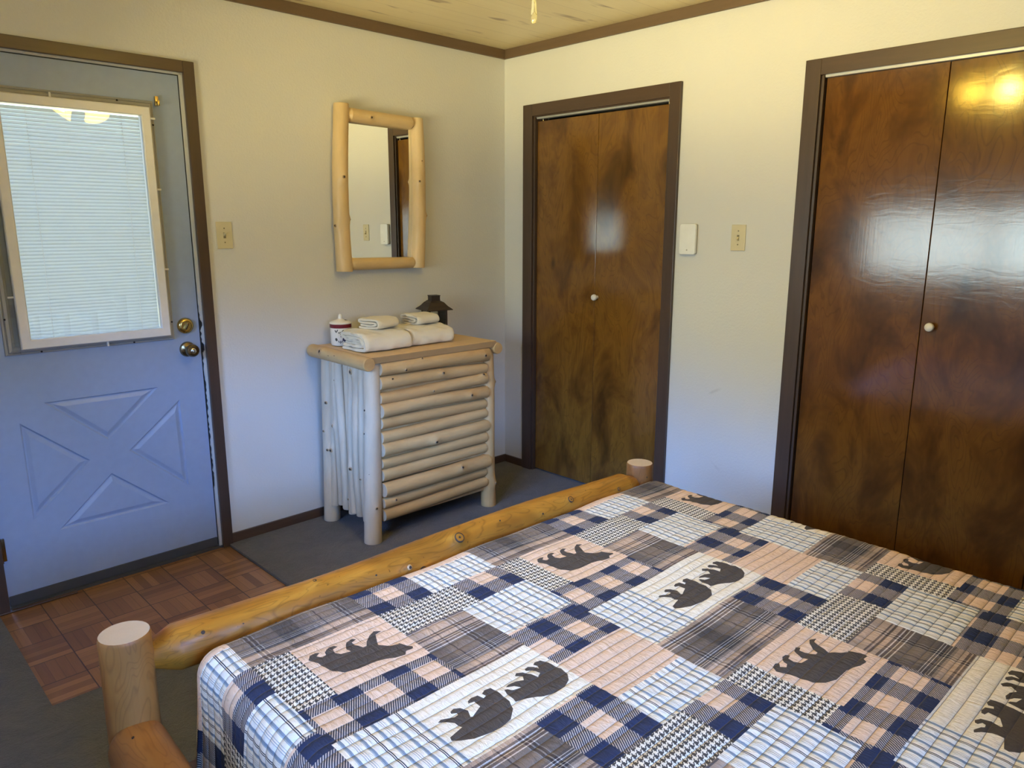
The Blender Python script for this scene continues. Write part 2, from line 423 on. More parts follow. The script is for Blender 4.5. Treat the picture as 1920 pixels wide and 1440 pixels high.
# ------------------------------------------------------------------ quilt materials (UV in centimetres)
NAVY = (.011, .020, .056, 1); PEACH = (.70, .49, .32, 1); QCREAM = (.78, .71, .55, 1); BEAR = (.062, .047, .034, 1)
STITCH = 2.83; STITCH0 = 43.35
def quilt_base(name):
    M, t, b = mat(name)
    uq = N(t, 'ShaderNodeUVMap', uv_map='quilt').outputs[0]; up = N(t, 'ShaderNodeUVMap', uv_map='patch').outputs[0]
    s1 = N(t, 'ShaderNodeSeparateXYZ'); t.links.new(uq, s1.inputs[0])
    s2 = N(t, 'ShaderNodeSeparateXYZ'); t.links.new(up, s2.inputs[0])
    return M, t, b, uq, s1.outputs[0], s1.outputs[1], s2.outputs[0], s2.outputs[1]
def quilt_fin(t, b, c, uq, V, slub=.10):
    r = math_(t, 'FRACT', math_(t, 'DIVIDE', math_(t, 'ADD', V, 1000 * STITCH - STITCH0), STITCH))
    dd = math_(t, 'ABSOLUTE', math_(t, 'SUBTRACT', r, .5))          # .5 on the stitch line
    line = math_(t, 'GREATER_THAN', dd, .5 - .075 / STITCH)
    sl = noise(t, mapping(t, uq, scale=(.35, 1.6, 1)), 1, 3, .6, .6)
    c = mixc(t, math_(t, 'MULTIPLY', math_(t, 'GREATER_THAN', sl, .55), slub), c, (.45, .36, .26, 1), 'MULTIPLY')
    c = mixc(t, math_(t, 'MULTIPLY', line, .62), c, (.12, .085, .05, 1))  # thread colour and the shade of its crease, painted as one dark line
    t.links.new(c, b.inputs['Base Color']); b.inputs['Roughness'].default_value = .85
    h = math_(t, 'SUBTRACT', 1.0, math_(t, 'POWER', math_(t, 'MULTIPLY', dd, 2.0), 5.0))
    n = bump(t, b, h, .8, .0042)
    wr = noise(t, mapping(t, uq, scale=(.8, .25, 1)), 1, 3, .6, .8)
    n = bump(t, b, wr, .8, .0070, n)
    wv = noise(t, mapping(t, uq, scale=(9, 9, 1)), 1, 1)
    bump(t, b, wv, .25, .0005, n)
def q_plain(name, col, slub):
    M, t, b, uq, U, V, u, v = quilt_base(name)
    rgb = N(t, 'ShaderNodeRGB'); rgb.outputs[0].default_value = col
    quilt_fin(t, b, rgb.outputs[0], uq, V, slub); return M
def q_gingham():
    M, t, b, uq, U, V, u, v = quilt_base('quilt_gingham')
    fx = math_(t, 'FRACT', math_(t, 'DIVIDE', math_(t, 'ADD', u, 1150), 11.5)); fy = math_(t, 'FRACT', math_(t, 'DIVIDE', math_(t, 'ADD', v, 1160), 11.6))
    A = math_(t, 'LESS_THAN', fx, .5); B = math_(t, 'LESS_THAN', fy, .5)
    both = math_(t, 'MULTIPLY', A, B); any_ = math_(t, 'MAXIMUM', A, B)
    d = math_(t, 'FRACT', math_(t, 'DIVIDE', math_(t, 'ADD', math_(t, 'MULTIPLY', math_(t, 'ADD', U, 500), 1.0), math_(t, 'MULTIPLY', math_(t, 'ADD', V, 500), .62)), .52))
    tw = math_(t, 'LESS_THAN', d, .60)
    ctw = mixc(t, tw, (.50, .42, .34, 1), (.034, .036, .052, 1))
    c = mixc(t, any_, PEACH, ctw)
    c = mixc(t, both, c, NAVY)
    quilt_fin(t, b, c, uq, V, .04); return M
def q_stripe():
    M, t, b, uq, U, V, u, v = quilt_base('quilt_stripe')
    f = math_(t, 'FRACT', math_(t, 'DIVIDE', math_(t, 'ADD', u, 700), 7.0))
    cr = QCREAM; nv = (.030, .035, .055, 1); bl = (.19, .24, .28, 1); bl2 = (.34, .37, .36, 1); pale = (.74, .72, .62, 1)
    P = 7.0
    st = [(0, cr), (.10, nv), (.30, cr), (.46, nv), (.66, cr), (1.72, bl2), (1.95, bl), (2.45, pale), (3.25, bl2), (3.37, cr), (3.65, bl), (3.77, cr), (4.05, bl2), (4.17, cr),
          (4.95, bl2), (5.2, bl), (5.7, pale)]
    c = ramp(t, f, [(p / P, cc) for p, cc in st], True)
    quilt_fin(t, b, c, uq, V, .05); return M
def q_hound():
    M, t, b, uq, U, V, u, v = quilt_base('quilt_houndstooth')
    Pp = 1.36
    i = math_(t, 'FLOOR', math_(t, 'MULTIPLY', math_(t, 'ADD', U, 200 * Pp), 8 / Pp)); j = math_(t, 'FLOOR', math_(t, 'MULTIPLY', math_(t, 'ADD', V, 200 * Pp), 8 / Pp))
    wc = math_(t, 'LESS_THAN', math_(t, 'MODULO', i, 8.0), 3.5); wf = math_(t, 'LESS_THAN', math_(t, 'MODULO', j, 8.0), 3.5)
    tw = math_(t, 'LESS_THAN', math_(t, 'MODULO', math_(t, 'ADD', i, j), 4.0), 1.5)
    dk = math_(t, 'ADD', math_(t, 'MULTIPLY', tw, wc), math_(t, 'MULTIPLY', math_(t, 'SUBTRACT', 1.0, tw), wf))
    c = mixc(t, dk, QCREAM, (.055, .046, .038, 1))
    quilt_fin(t, b, c, uq, V, .0); return M
def q_plaid():
    M, t, b, uq, U, V, u, v = quilt_base('quilt_plaid')
    # bands across the patch (v measured from the brown and white stripe group)
    pe = (.62, .47, .33, 1); tp = (.33, .26, .20, 1); dk = (.10, .080, .062, 1); bk = (.022, .024, .032, 1); wt = (.78, .74, .66, 1); br = (.10, .060, .042, 1); nv = (.04, .045, .06, 1)
    P = 36.0; o0 = 8.0
    L = [(-8, tp), (-6.2, nv), (-5.8, pe), (-2.6, br), (-2.1, pe), (-1.7, br), (-1.2, pe), (0, br), (.55, wt), (.8, br), (1.35, wt), (1.6, br), (2.3, wt), (2.55, dk), (5, (.13, .10, .075, 1)), (7.4, dk),
         (8.0, bk), (8.55, wt), (8.68, bk), (9.15, wt), (9.28, bk), (9.75, wt), (9.88, bk), (10.35, wt), (10.48, bk), (11.0, (.30, .24, .18, 1)), (11.6, pe), (13.6, br), (14.1, pe), (14.5, br), (14.9, tp)]
    fv = math_(t, 'FRACT', math_(t, 'DIVIDE', math_(t, 'ADD', v, 36 * 40 + o0), P))
    cv = ramp(t, fv, [((p + o0) / P, c) for p, c in L[:31]], True)
    P2 = 22.0
    L2 = [(0, pe), (1.4, br), (1.8, pe), (5.8, pe), (6.2, wt), (6.5, br), (7.2, wt), (7.5, br), (8.2, wt), (8.5, tp), (12.5, tp), (13.0, dk), (18.0, tp), (20.5, (.40, .33, .26, 1))]
    fu = math_(t, 'FRACT', math_(t, 'DIVIDE', math_(t, 'ADD', u, P2 * 30), P2))
    cu = ramp(t, fu, [(p / P2, c) for p, c in L2], True)
    c = mixc(t, .34, cv, cu)
    c = mixc(t, .42, c, mixc(t, 1.0, cv, cu, 'MULTIPLY'))
    d = math_(t, 'FRACT', math_(t, 'DIVIDE', math_(t, 'ADD', U, math_(t, 'MULTIPLY', math_(t, 'ADD', V, 500), .8)), .4))
    c = mixc(t, math_(t, 'MULTIPLY', math_(t, 'LESS_THAN', d, .5), .14), c, (.03, .03, .04, 1))
    quilt_fin(t, b, c, uq, V, .04); return M
QM = {'peach': q_plain('quilt_peach', PEACH, .15), 'cream': q_plain('quilt_cream', (.78, .69, .51, 1), .10), 'bear': q_plain('quilt_brown_applique', BEAR, .12),
      'ging': q_gingham(), 'stripe': q_stripe(), 'hound': q_hound(), 'plaid': q_plaid()}
QN = list(QM)

# ================================================================== mesh helpers
def new_obj(name, me, parent=None, kind=None, label=None, cat=None, group=None):
    o = bpy.data.objects.new(name, me); COL.objects.link(o)
    if parent is not None: o.parent = parent
    if kind: o['kind'] = kind
    if label: o['label'] = label
    if cat: o['category'] = cat
    if group: o['group'] = group
    return o
def empty(name, loc, rz=0, **kw):
    o = new_obj(name, None, **kw); o.location = loc; o.rotation_euler = (0, 0, rz); o.empty_display_size = .1
    return o
def from_bm(name, bm, mats, parent=None, smooth=False, **kw):
    me = bpy.data.meshes.new(name)
    bmesh.ops.recalc_face_normals(bm, faces=bm.faces)
    bm.to_mesh(me); bm.free()
    for m_ in (mats if isinstance(mats, (list, tuple)) else [mats]): me.materials.append(m_)
    if smooth:
        for p in me.polygons: p.use_smooth = True
        try: me.set_sharp_from_angle(angle=radians(40))
        except Exception: pass
    return new_obj(name, me, parent, **kw)
def bx(bm, a, b, bevel=0, mi=0):
    a = Vector(a); b = Vector(b)
    lo = Vector([min(a[i], b[i]) for i in range(3)]); hi = Vector([max(a[i], b[i]) for i in range(3)])
    r = bmesh.ops.create_cube(bm, size=1, matrix=Matrix.Translation((lo + hi) / 2) @ Matrix.Diagonal(((hi - lo)[0], (hi - lo)[1], (hi - lo)[2], 1)))
    vs = set(r['verts']); fs = [f for f in bm.faces if all(v in vs for v in f.verts)]
    for f in fs: f.material_index = mi
    if bevel:
        es = [e for e in bm.edges if all(v in vs for v in e.verts)]
        g = bmesh.ops.bevel(bm, geom=es, offset=bevel, segments=2, affect='EDGES', profile=.5)
        for f in g['faces']: f.material_index = mi
def box(name, a, b, M, parent=None, bevel=0, **kw):
    bm = bmesh.new(); bx(bm, a, b, bevel)
    return from_bm(name, bm, M, parent, **kw)
def boxes(name, lst, M, parent=None, bevel=0, **kw):
    bm = bmesh.new()
    for q in lst: bx(bm, q[0], q[1], bevel, q[2] if len(q) > 2 else 0)
    return from_bm(name, bm, M, parent, **kw)
def lathe(bm, prof, seg=32, M=Matrix.Identity(4), mi=0, close=False):
    rings = []
    for r, z in prof:
        if r < 1e-6: rings.append([bm.verts.new(M @ Vector((0, 0, z)))])
        else: rings.append([bm.verts.new(M @ Vector((r * cos(2 * pi * k / seg), r * sin(2 * pi * k / seg), z))) for k in range(seg)])
    for a, b in zip(rings, rings[1:]):
        for k in range(seg):
            k2 = (k + 1) % seg
            if len(a) == 1 and len(b) == 1: continue
            if len(a) == 1: f = bm.faces.new((a[0], b[k2], b[k]))
            elif len(b) == 1: f = bm.faces.new((a[k], a[k2], b[0]))
            else: f = bm.faces.new((a[k], a[k2], b[k2], b[k]))
            f.material_index = mi
def lathe_obj(name, prof, M, parent=None, seg=32, mtx=Matrix.Identity(4), **kw):
    bm = bmesh.new(); lathe(bm, prof, seg, mtx)
    return from_bm(name, bm, M, parent, smooth=True, **kw)
def tube(bm, pts, r, seg=8, mi=0, caps=True):
    pts = [Vector(p) for p in pts]; rs = r if isinstance(r, (list, tuple)) else [r] * len(pts)
    prev = None; rings = []
    for i, p in enumerate(pts):
        d = (pts[min(i + 1, len(pts) - 1)] - pts[max(i - 1, 0)]).normalized()
        if prev is None:
            x = d.orthogonal().normalized()
        else:
            x = (prev - d * prev.dot(d)).normalized()
        prev = x; y = d.cross(x)
        rings.append([bm.verts.new(p + (x * cos(2 * pi * k / seg) + y * sin(2 * pi * k / seg)) * rs[i]) for k in range(seg)])
    for a, b in zip(rings, rings[1:]):
        for k in range(seg):
            f = bm.faces.new((a[k], a[(k + 1) % seg], b[(k + 1) % seg], b[k])); f.material_index = mi
    if caps:
        for rg in (rings[0], rings[-1]):
            f = bm.faces.new(rg); f.material_index = mi
def log(name, p0, p1, r0, r1, M, parent, seed=0, wob=.3, knots=(), seg=28, n=None, taper=(0, 0), bend=(0, 0), M2=None, round_end=.004, squash=1.0, flat=None, oval=None, **kw):
    """a peeled log from p0 to p1 along its own local Z. knots: (position 0..1, world direction, size, style)"""
    rnd = random.Random(seed)
    p0 = Vector(p0); p1 = Vector(p1); L = (p1 - p0).length; d = (p1 - p0).normalized()
    q = Vector((0, 0, 1)).rotation_difference(d)
    n = n or max(10, int(L / .018))
    ph = [rnd.uniform(0, 6.28) for _ in range(8)]; fq = [rnd.uniform(3, 7), rnd.uniform(7, 14), rnd.uniform(2, 5), rnd.uniform(5, 9)]
    bm = bmesh.new(); rings = []
    ks = []
    for kt, kd, ksz, *st in knots:
        ksz = ksz * (1.45 if not (st and st[0]) else 1.0)
        dl = q.inverted() @ Vector(kd); ang = math.atan2(dl.y, dl.x)
        ks.append((kt * L, ang, ksz, st[0] if st else 0))
    zs = [0, round_end * .3, round_end] if not taper[0] else [0, taper[0] * .5, taper[0], taper[0] + .004]
    ze = [L - round_end, L - round_end * .3, L] if not taper[1] else [L - taper[1] - .004, L - taper[1], L - taper[1] * .5, L]
    z_a, z_b = zs[-1], ze[0]
    allz = zs + [z_a + (z_b - z_a) * i / n for i in range(1, n)] + ze
    for z in allz:
        f = z / L; r = r0 + (r1 - r0) * f
        cx = wob * .012 * sin(fq[0] * z + ph[0]) + bend[0] * sin(pi * f); cy = wob * .012 * sin(fq[2] * z + ph[1]) + bend[1] * sin(pi * f)
        k_ = 1.0
        if taper[0] and z < taper[0]: k_ = .55 + .45 * (z / taper[0])
        elif not taper[0] and z < round_end: k_ = 1 - .10 * (1 - z / round_end) ** 2 * min(1, round_end / r * 3)
        if taper[1] and z > L - taper[1]: k_ = .55 + .45 * ((L - z) / taper[1])
        elif not taper[1] and z > L - round_end: k_ = 1 - .10 * (1 - (L - z) / round_end) ** 2 * min(1, round_end / r * 3)
        ring = []
        for k in range(seg):
            a = 2 * pi * k / seg
            rr = r * k_ * (1 + wob * (.035 * sin(2 * a + ph[2] + 2 * z * fq[3] * .3) + .03 * sin(fq[1] * z + ph[3]) + .018 * sin(3 * a + ph[4] + fq[0] * z)))
            for kz, ka, ksz, _ in ks:
                da = (a - ka + pi) % (2 * pi) - pi
                dist = ((z - kz) ** 2 + (da * r) ** 2) / (ksz * 1.5) ** 2
                rr += ksz * .75 * math.exp(-dist)
            ring.append(bm.verts.new((cx + rr * cos(a), cy + rr * sin(a), z)))
        rings.append(ring)
    for a, b in zip(rings, rings[1:]):
        for k in range(seg): bm.faces.new((a[k], a[(k + 1) % seg], b[(k + 1) % seg], b[k]))
    for rg in (rings[0], rings[-1]):
        f = bm.faces.new(rg); f.material_index = 1
    # knots: pale collar and dark heart standing a little proud of the surface
    for kz, ka, ksz, st in ks:
        f = kz / L; r = r0 + (r1 - r0) * f
        cx = wob * .012 * sin(fq[0] * kz + ph[0]) + bend[0] * sin(pi * f); cy = wob * .012 * sin(fq[2] * kz + ph[1]) + bend[1] * sin(pi * f)
        rr = r * (1 + wob * (.035 * sin(2 * ka + ph[2] + 2 * kz * fq[3] * .3) + .03 * sin(fq[1] * kz + ph[3]) + .018 * sin(3 * ka + ph[4] + fq[0] * kz))) + ksz * .75
        nrm = Vector((cos(ka), sin(ka), 0)); c = Vector((cx, cy, kz)) + nrm * rr
        R_ = Vector((0, 0, 1)).rotation_difference(nrm).to_matrix().to_4x4()
        T_ = Matrix.Translation(c) @ R_
        if st == 0:
            lathe(bm, [(0, .0012), (ksz * .36, .0010), (ksz * .40, -.002)], 12, T_, 2)
            lathe(bm, [(ksz * .38, .0006), (ksz * .62, -.0012), (ksz * .7, -.004)], 12, T_, 3)
        elif st == 1:      # flush ringed knot on finished pine
            lathe(bm, [(0, -.0008), (ksz * .22, -.0008), (ksz * .24, -.004)], 14, T_, 2)
            lathe(bm, [(ksz * .78, -.0018), (ksz * .80, -.0003), (ksz * .95, -.0012), (ksz * .97, -.006)], 18, T_, 2)
            lathe(bm, [(ksz * .24, -.0009), (ksz * .79, -.0018)], 18, T_, 0)
        else:              # plain dark speck
            lathe(bm, [(0, -.0005), (ksz * .5, -.0012), (ksz * .55, -.005)], 10, T_, 2)
    o = from_bm(name, bm, [M, M2 or M_END, M_KNOT, M_KNOTR], parent, smooth=True, **kw)
    o.rotation_mode = 'QUATERNION'; o.rotation_quaternion = q; o.location = p0
    return o

# ================================================================== room shell
H = 2.42
ST = dict(kind='structure')
DX0, DX1, DZ = -2.662, -1.812, 2.068                      # entry door opening
C1a, C1b, C2a, C2b, CZ = -1.125, -.235, -3.64, -1.835, 2.052   # closet openings on the east wall
T = .12
boxes('wall_north', [((XW - T, 0, -.1), (DX0, T, H)), ((DX1, 0, -.1), (T, T, H)), ((DX0, 0, DZ), (DX1, T, H))], M_WALL, **ST)
boxes('wall_east', [((0, C1b, -.1), (T, 0, H)), ((0, C2b, -.1), (T, C1a, H)), ((0, YS, -.1), (T, C2a, H)),
                    ((0, C1a, CZ), (T, C1b, H)), ((0, C2a, CZ), (T, C2b, H))], M_WALL, **ST)
boxes('wall_west', [((XW - T, WY1, -.1), (XW, 0, H)), ((XW - T, YS, -.1), (XW, WY0, H)), ((XW - T, WY0, -.1), (XW, WY1, WZ0)), ((XW - T, WY0, WZ1), (XW, WY1, H))], M_WALL, **ST)
boxes('wall_south', [((XW - T, YS - T, -.1), (VX0, YS, H)), ((VX1, YS - T, -.1), (T, YS, H)), ((VX0, YS - T, -.1), (VX1, YS, VZ0)), ((VX0, YS - T, VZ1), (VX1, YS, H))], M_WALL, **ST)
box('ceiling', (XW - T, YS - T, H), (T, T, H + .1), M_CEIL, **ST)
# closets behind the doors
boxes('wall_closet', [((.75, YS, -.1), (.80, 0, H)), ((T, -.04, -.1), (.75, 0, H)), ((T, -1.45, -.1), (.75, -1.40, H)), ((T, YS, -.1), (.75, YS + .04, H)), ((T, YS, H - .03), (.8, 0, H))], M_EARTH, **ST)
# carpet with the cut-out for the parquet at the door
PX0, PX1, PY0 = -2.69, -1.785, -.79
def carpet():
    bm = bmesh.new()
    for a, b in (((XW, YS, -.08), (PX0, 0, .012)), ((PX1, YS, -.08), (.75, 0, .012)), ((PX0, YS, -.08), (PX1, PY0, .012))): bx(bm, a, b)
    return from_bm('floor', bm, M_CARPET, kind='structure')
carpet()
box('floor', (PX0, PY0, -.08), (PX1, T, 0.0), M_PARQ, **ST)
# ground outside the door and window
# wall seam (battenless panel joint above the door)
box('trim_1', (-1.800, -.0012, 2.108), (-1.797, 0, 2.372), M_WALL, **ST)
# crown strips
box('trim_2', (XW, -.016, 2.371), (0, 0, H), M_CROWNX, bevel=.002, **ST)
box('trim_3', (-.016, YS, 2.371), (0, -.016, H), M_CROWNY, bevel=.002, **ST)
box('trim_4', (XW, YS, 2.371), (XW + .016, -.016, H), M_CROWNY, bevel=.002, **ST)
# baseboards
box('baseboard_north', (-1.768, -.012, .0), (0, 0, .056), M_TRIMX, bevel=.002, **ST)
box('baseboard_northwest', (XW, -.012, .0), (-2.70, 0, .056), M_TRIMX, bevel=.002, **ST)
box('baseboard_east', (-.012, -.165, 0), (0, -.012, .056), M_TRIMY, bevel=.002, **ST)
box('baseboard_east_middle', (-.012, -1.771, 0), (0, -1.186, .056), M_TRIMY, bevel=.002, **ST)
box('baseboard_west', (XW, YS, 0), (XW + .012, -.012, .056), M_TRIMY, bevel=.002, **ST)

def casing(name, parts, mats, parent=None):
    bm = bmesh.new()
    for a, b, mi in parts: bx(bm, a, b, .002, mi)
    return from_bm(name, bm, mats, parent, kind='structure')
# entry door casing
casing('trim_5', [((-1.814, -.017, 0), (-1.768, 0, 2.107), 0), ((DX0 - .046 + .012, -.017, 0), (DX0 + .012, 0, 2.107), 0), ((DX0 + .012, -.017, 2.062), (-1.814, 0, 2.107), 1),
                  ], [M_TRIMZ, M_TRIMX])
# closet casings, with the thin inner jamb strip
casing('trim_6', [((-.018, -.235, 0), (0, -.165, 2.107), 0), ((-.018, -1.186, 0), (0, -1.125, 2.107), 0), ((-.018, -1.125, 2.045), (0, -.235, 2.107), 1),
                  ((-.006, -.247, 0), (.10, -.2352, 2.045), 0), ((-.006, -1.1248, 0), (.10, -1.118, 2.045), 0), ((-.006, -1.118, 2.040), (.022, -.247, 2.052), 1)], [M_TRIMZ, M_TRIMY])
casing('trim_7', [((-.018, -1.835, 0), (0, -1.771, 2.109), 0), ((-.018, -3.704, 0), (0, -3.64, 2.109), 0), ((-.018, -3.64, 2.047), (0, -1.835, 2.109), 1),
                  ((-.006, -1.847, 0), (.10, -1.8352, 2.047), 0), ((-.006, -3.6398, 0), (.10, -3.63, 2.047), 0)], [M_TRIMZ, M_TRIMY])

# ------------------------------------------------------------------ west window (daylight)
def window(name, loc, rz, width, height):
    """local X runs into the room, local Y along the wall"""
    r = empty(name, loc, rz, **ST); hw = width / 2; hz = height
    boxes('frame', [((-.09, -hw, 0), (-.04, hw, .035)), ((-.09, -hw, hz - .035), (-.04, hw, hz)), ((-.09, -hw, .035), (-.04, -hw + .035, hz - .035)), ((-.09, hw - .035, .035), (-.04, hw, hz - .035)), ((-.09, -.02, .035), (-.04, .02, hz - .035))], M_WHITE, r)
    box('pane', (-.067, -hw + .036, .036), (-.063, -.021, hz - .036), M_GLASS, r)
    box('pane', (-.067, .021, .036), (-.063, hw - .036, hz - .036), M_GLASS, r)
    boxes('casing', [((0, -hw - .06, -.06), (.016, hw + .06, 0)), ((0, -hw - .06, hz), (.016, hw + .06, hz + .06)), ((0, -hw - .06, 0), (.016, -hw, hz)), ((0, hw, 0), (.016, hw + .06, hz))], M_TRIMY, r)
# unseen slab added outside the west window: keeps the high sky off the bed
box('sky_blocker_west', (XW - 1.50, YS - .5, 2.26), (XW - T - .002, 1.0, 2.36), M_CEDAR, **ST)
window('window_1', (XW, (WY0 + WY1) / 2, WZ0), 0, WY1 - WY0, WZ1 - WZ0)
window('added_window_south', ((VX0 + VX1) / 2, YS, VZ0), radians(90), VX1 - VX0, VZ1 - VZ0)  # unseen window, added to send blue light to the north wall

# ------------------------------------------------------------------ entry door
SX0, SX1, SZ0, SZ1 = -2.647, -1.826, .048, 2.052      # slab
door = empty('door_1', ((SX0 + SX1) / 2, .02, SZ0), **ST)
dl = Vector(door.location)
def D(p): return tuple(Vector(p) - dl)
GX0, GX1, GZ0, GZ1 = -2.515, -1.960, 1.010, 1.915      # window hole in the slab
TRIS = [[(-2.443, .790), (-2.019, .787), (-2.232, .598)], [(-2.530, .724), (-2.307, .528), (-2.529, .333)], [(-1.936, .720), (-2.158, .537), (-1.930, .324)], [(-2.235, .456), (-2.019, .268), (-2.446, .268)]]
def slab():
    verts = [Vector(p) for p in ((SX0, SZ0), (SX1, SZ0), (SX1, SZ1), (SX0, SZ1), (GX0, GZ0), (GX1, GZ0), (GX1, GZ1), (GX0, GZ1))]
    edges = [(0, 1), (1, 2), (2, 3), (3, 0), (4, 5), (5, 6), (6, 7), (7, 4)]
    for tr in TRIS:
        b = len(verts); verts += [Vector(p) for p in tr]; edges += [(b, b + 1), (b + 1, b + 2), (b + 2, b)]
    vo, eo, fo, _, _, _ = delaunay_2d_cdt(verts, edges, [], 0, 1e-6)
    def intri(p, t):
        s = []
        for i in range(3):
            a = Vector(t[i]); b = Vector(t[(i + 1) % 3]); s.append((b - a).cross(p - a))
        return all(x > 0 for x in s) or all(x < 0 for x in s)
    bm = bmesh.new(); bv = [bm.verts.new(D((v.x, .02, v.y))) for v in vo]
    for f in fo:
        c = sum((vo[i] for i in f), Vector((0, 0))) / len(f)
        if GX0 < c.x < GX1 and GZ0 < c.y < GZ1: continue
        if any(intri(c, t) for t in TRIS): continue
        bm.faces.new([bv[i] for i in f])
    for t in TRIS:
        P = [Vector(p) for p in t]; a = (P[1] - P[2]).length; b = (P[2] - P[0]).length; c = (P[0] - P[1]).length; pr = a + b + c
        I = (P[0] * a + P[1] * b + P[2] * c) / pr; ar = abs((P[1] - P[0]).cross(P[2] - P[0])) / 2; rin = 2 * ar / pr
        rings = []
        for ins, dep in ((0, 0), (.006, .007), (.011, .0065), (.024, .0005), (.0265, .0)):
            k = 1 - ins / rin
            rings.append([bm.verts.new(D(((I + (p - I) * k).x, .02 + dep, (I + (p - I) * k).y))) for p in P])
        for r1, r2 in zip(rings, rings[1:]):
            for i in range(3): bm.faces.new((r1[i], r1[(i + 1) % 3], r2[(i + 1) % 3], r2[i]))
        bm.faces.new(rings[-1])
    # sides and back
    def q(a, b, c, d): bm.faces.new([bm.verts.new(D(x)) for x in (a, b, c, d)])
    y0, y1 = .02, .062
    q((SX0, y0, SZ0), (SX0, y1, SZ0), (SX0, y1, SZ1), (SX0, y0, SZ1)); q((SX1, y0, SZ0), (SX1, y0, SZ1), (SX1, y1, SZ1), (SX1, y1, SZ0))
    q((SX0, y0, SZ0), (SX1, y0, SZ0), (SX1, y1, SZ0), (SX0, y1, SZ0)); q((SX0, y0, SZ1), (SX0, y1, SZ1), (SX1, y1, SZ1), (SX1, y0, SZ1))
    for a, b in (((SX0, y1, SZ0), (SX1, y1, GZ0)), ((SX0, y1, GZ1), (SX1, y1, SZ1)), ((SX0, y1, GZ0), (GX0, y1, GZ1)), ((GX1, y1, GZ0), (SX1, y1, GZ1))):
        q(a, (b[0], y1, a[2]), b, (a[0], y1, b[2]))
    q((GX0, y0, GZ0), (GX1, y0, GZ0), (GX1, y1, GZ0), (GX0, y1, GZ0)); q((GX0, y0, GZ1), (GX1, y0, GZ1), (GX1, y1, GZ1), (GX0, y1, GZ1))
    q((GX0, y0, GZ0), (GX0, y0, GZ1), (GX0, y1, GZ1), (GX0, y1, GZ0)); q((GX1, y0, GZ0), (GX1, y0, GZ1), (GX1, y1, GZ1), (GX1, y1, GZ0))
    return from_bm('slab', bm, M_DOOR, door)
slab()
def rect_frame(name, x0, x1, z0, z1, w, y0, y1, M, parent, bev=.003, prof=None):
    """mitred frame swept with a stepped profile: prof is a list of (inset, y)"""
    bm = bmesh.new()
    prof = prof or [(0, y1), (0, y0 + bev), (bev, y0), (w - bev, y0), (w, y0 + bev), (w, y1)]
    rings = []
    for ins, y in prof:
        rings.append([bm.verts.new(D(p)) for p in ((x0 + ins, y, z0 + ins), (x1 - ins, y, z0 + ins), (x1 - ins, y, z1 - ins), (x0 + ins, y, z1 - ins))])
    for a, b in zip(rings, rings[1:]):
        for i in range(4): bm.faces.new((a[i], a[(i + 1) % 4], b[(i + 1) % 4], b[i]))
    return from_bm(name, bm, M, parent)
rect_frame('window_moulding', -2.545, -1.933, .983, 1.942, .05, 0, .02, M_FRAMEG, door,
           prof=[(0, .0205), (.002, .013), (.007, .010), (.010, .013), (.013, .004), (.022, .000), (.030, .004), (.034, .010), (.050, .012), (.050, .04)])
box('glass', D((GX0, .040, GZ0)), D((GX1, .044, GZ1)), M_GLASS, door)
# blind cassette clipped on the room side: white frame, its own front glass, slats, cords
BX0, BX1, BZ0, BZ1 = -2.497, -1.959, 1.006, 1.914
ins = rect_frame('blind_frame', BX0, BX1, BZ0, BZ1, .034, -.022, .016, M_WHITE, door)
box('blind_backing_rail', D((-2.522, -.004, .992)), D((-2.4975, .010, 1.925)), M_GLASS, door)
box('blind_glass', D((BX0 + .03, -.0125, BZ0 + .03)), D((BX1 - .03, -.0095, BZ1 - .03)), M_GLASS, door)
def slats():
    bm = bmesh.new(); x0, x1 = D((BX0 + .036, 0, 0))[0], D((BX1 - .036, 0, 0))[0]
    z = BZ0 + .040; rnd = random.Random(3); i = 0
    while z < BZ1 - .036:
        zc = z - dl.z; tilt = radians(64) + rnd.uniform(-.03, .03); w = .0146
        low = max(0, 1 - (z - BZ0 - .04) / .12)
        nseg = 14
        rows = []
        for k in range(4):
            s = (k / 3 - .5); row = []
            for j in range(nseg + 1):
                x = x0 + (x1 - x0) * j / nseg
                yy = .004 - dl.y + s * w * cos(tilt) + .0012 * (1 - 4 * s * s) ; zz = zc + s * w * sin(tilt) - .0010 * (1 - 4 * s * s) + low * .0030 * sin(j * 1.9 + i * .8) * .6
                row.append(bm.verts.new((x, yy, zz)))
            rows.append(row)
        for a, b in zip(rows, rows[1:]):
            for j in range(nseg): bm.faces.new((a[j], a[j + 1], b[j + 1], b[j]))
        z += .01285; i += 1
    return from_bm('slats', bm, M_SLAT, door, smooth=True)
slats()
def cord(x):
    bm = bmesh.new(); z = BZ0 + .036; k = 0
    while z < BZ1 - .036:
        r = .0016 if (k // 9) % 3 != 1 else .0010
        bmesh.ops.create_icosphere(bm, subdivisions=1, radius=r, matrix=Matrix.Translation(D((x, -.0065, z + .003))) @ Matrix.Diagonal((1, 1, 1.6, 1)))
        z += .01285; k += 1
    tube(bm, [D((x, -.0065, BZ0 + .034)), D((x, -.0065, BZ1 - .034))], .0005, 5)
    return from_bm('ladder_cord', bm, M_WHITE, door, smooth=True)
cord(-2.385); cord(-2.065)
box('tilt_slider', D((-1.959, -.018, 1.868)), D((-1.940, -.010, 1.876)), M_WHITE, door, bevel=.002)
for (x, z, v) in ((-2.30, 1.922, 0), (-2.20, .996, 0), (-1.949, 1.60, 1), (-1.949, 1.28, 1), (-2.506, 1.20, 1)):
    a, b = ((.0035, .010) if not v else (.010, .0035))
    box('clip', D((x - a, -.008, z - b)), D((x + a, .004, z + b)), M_WHITE, door, bevel=.001)
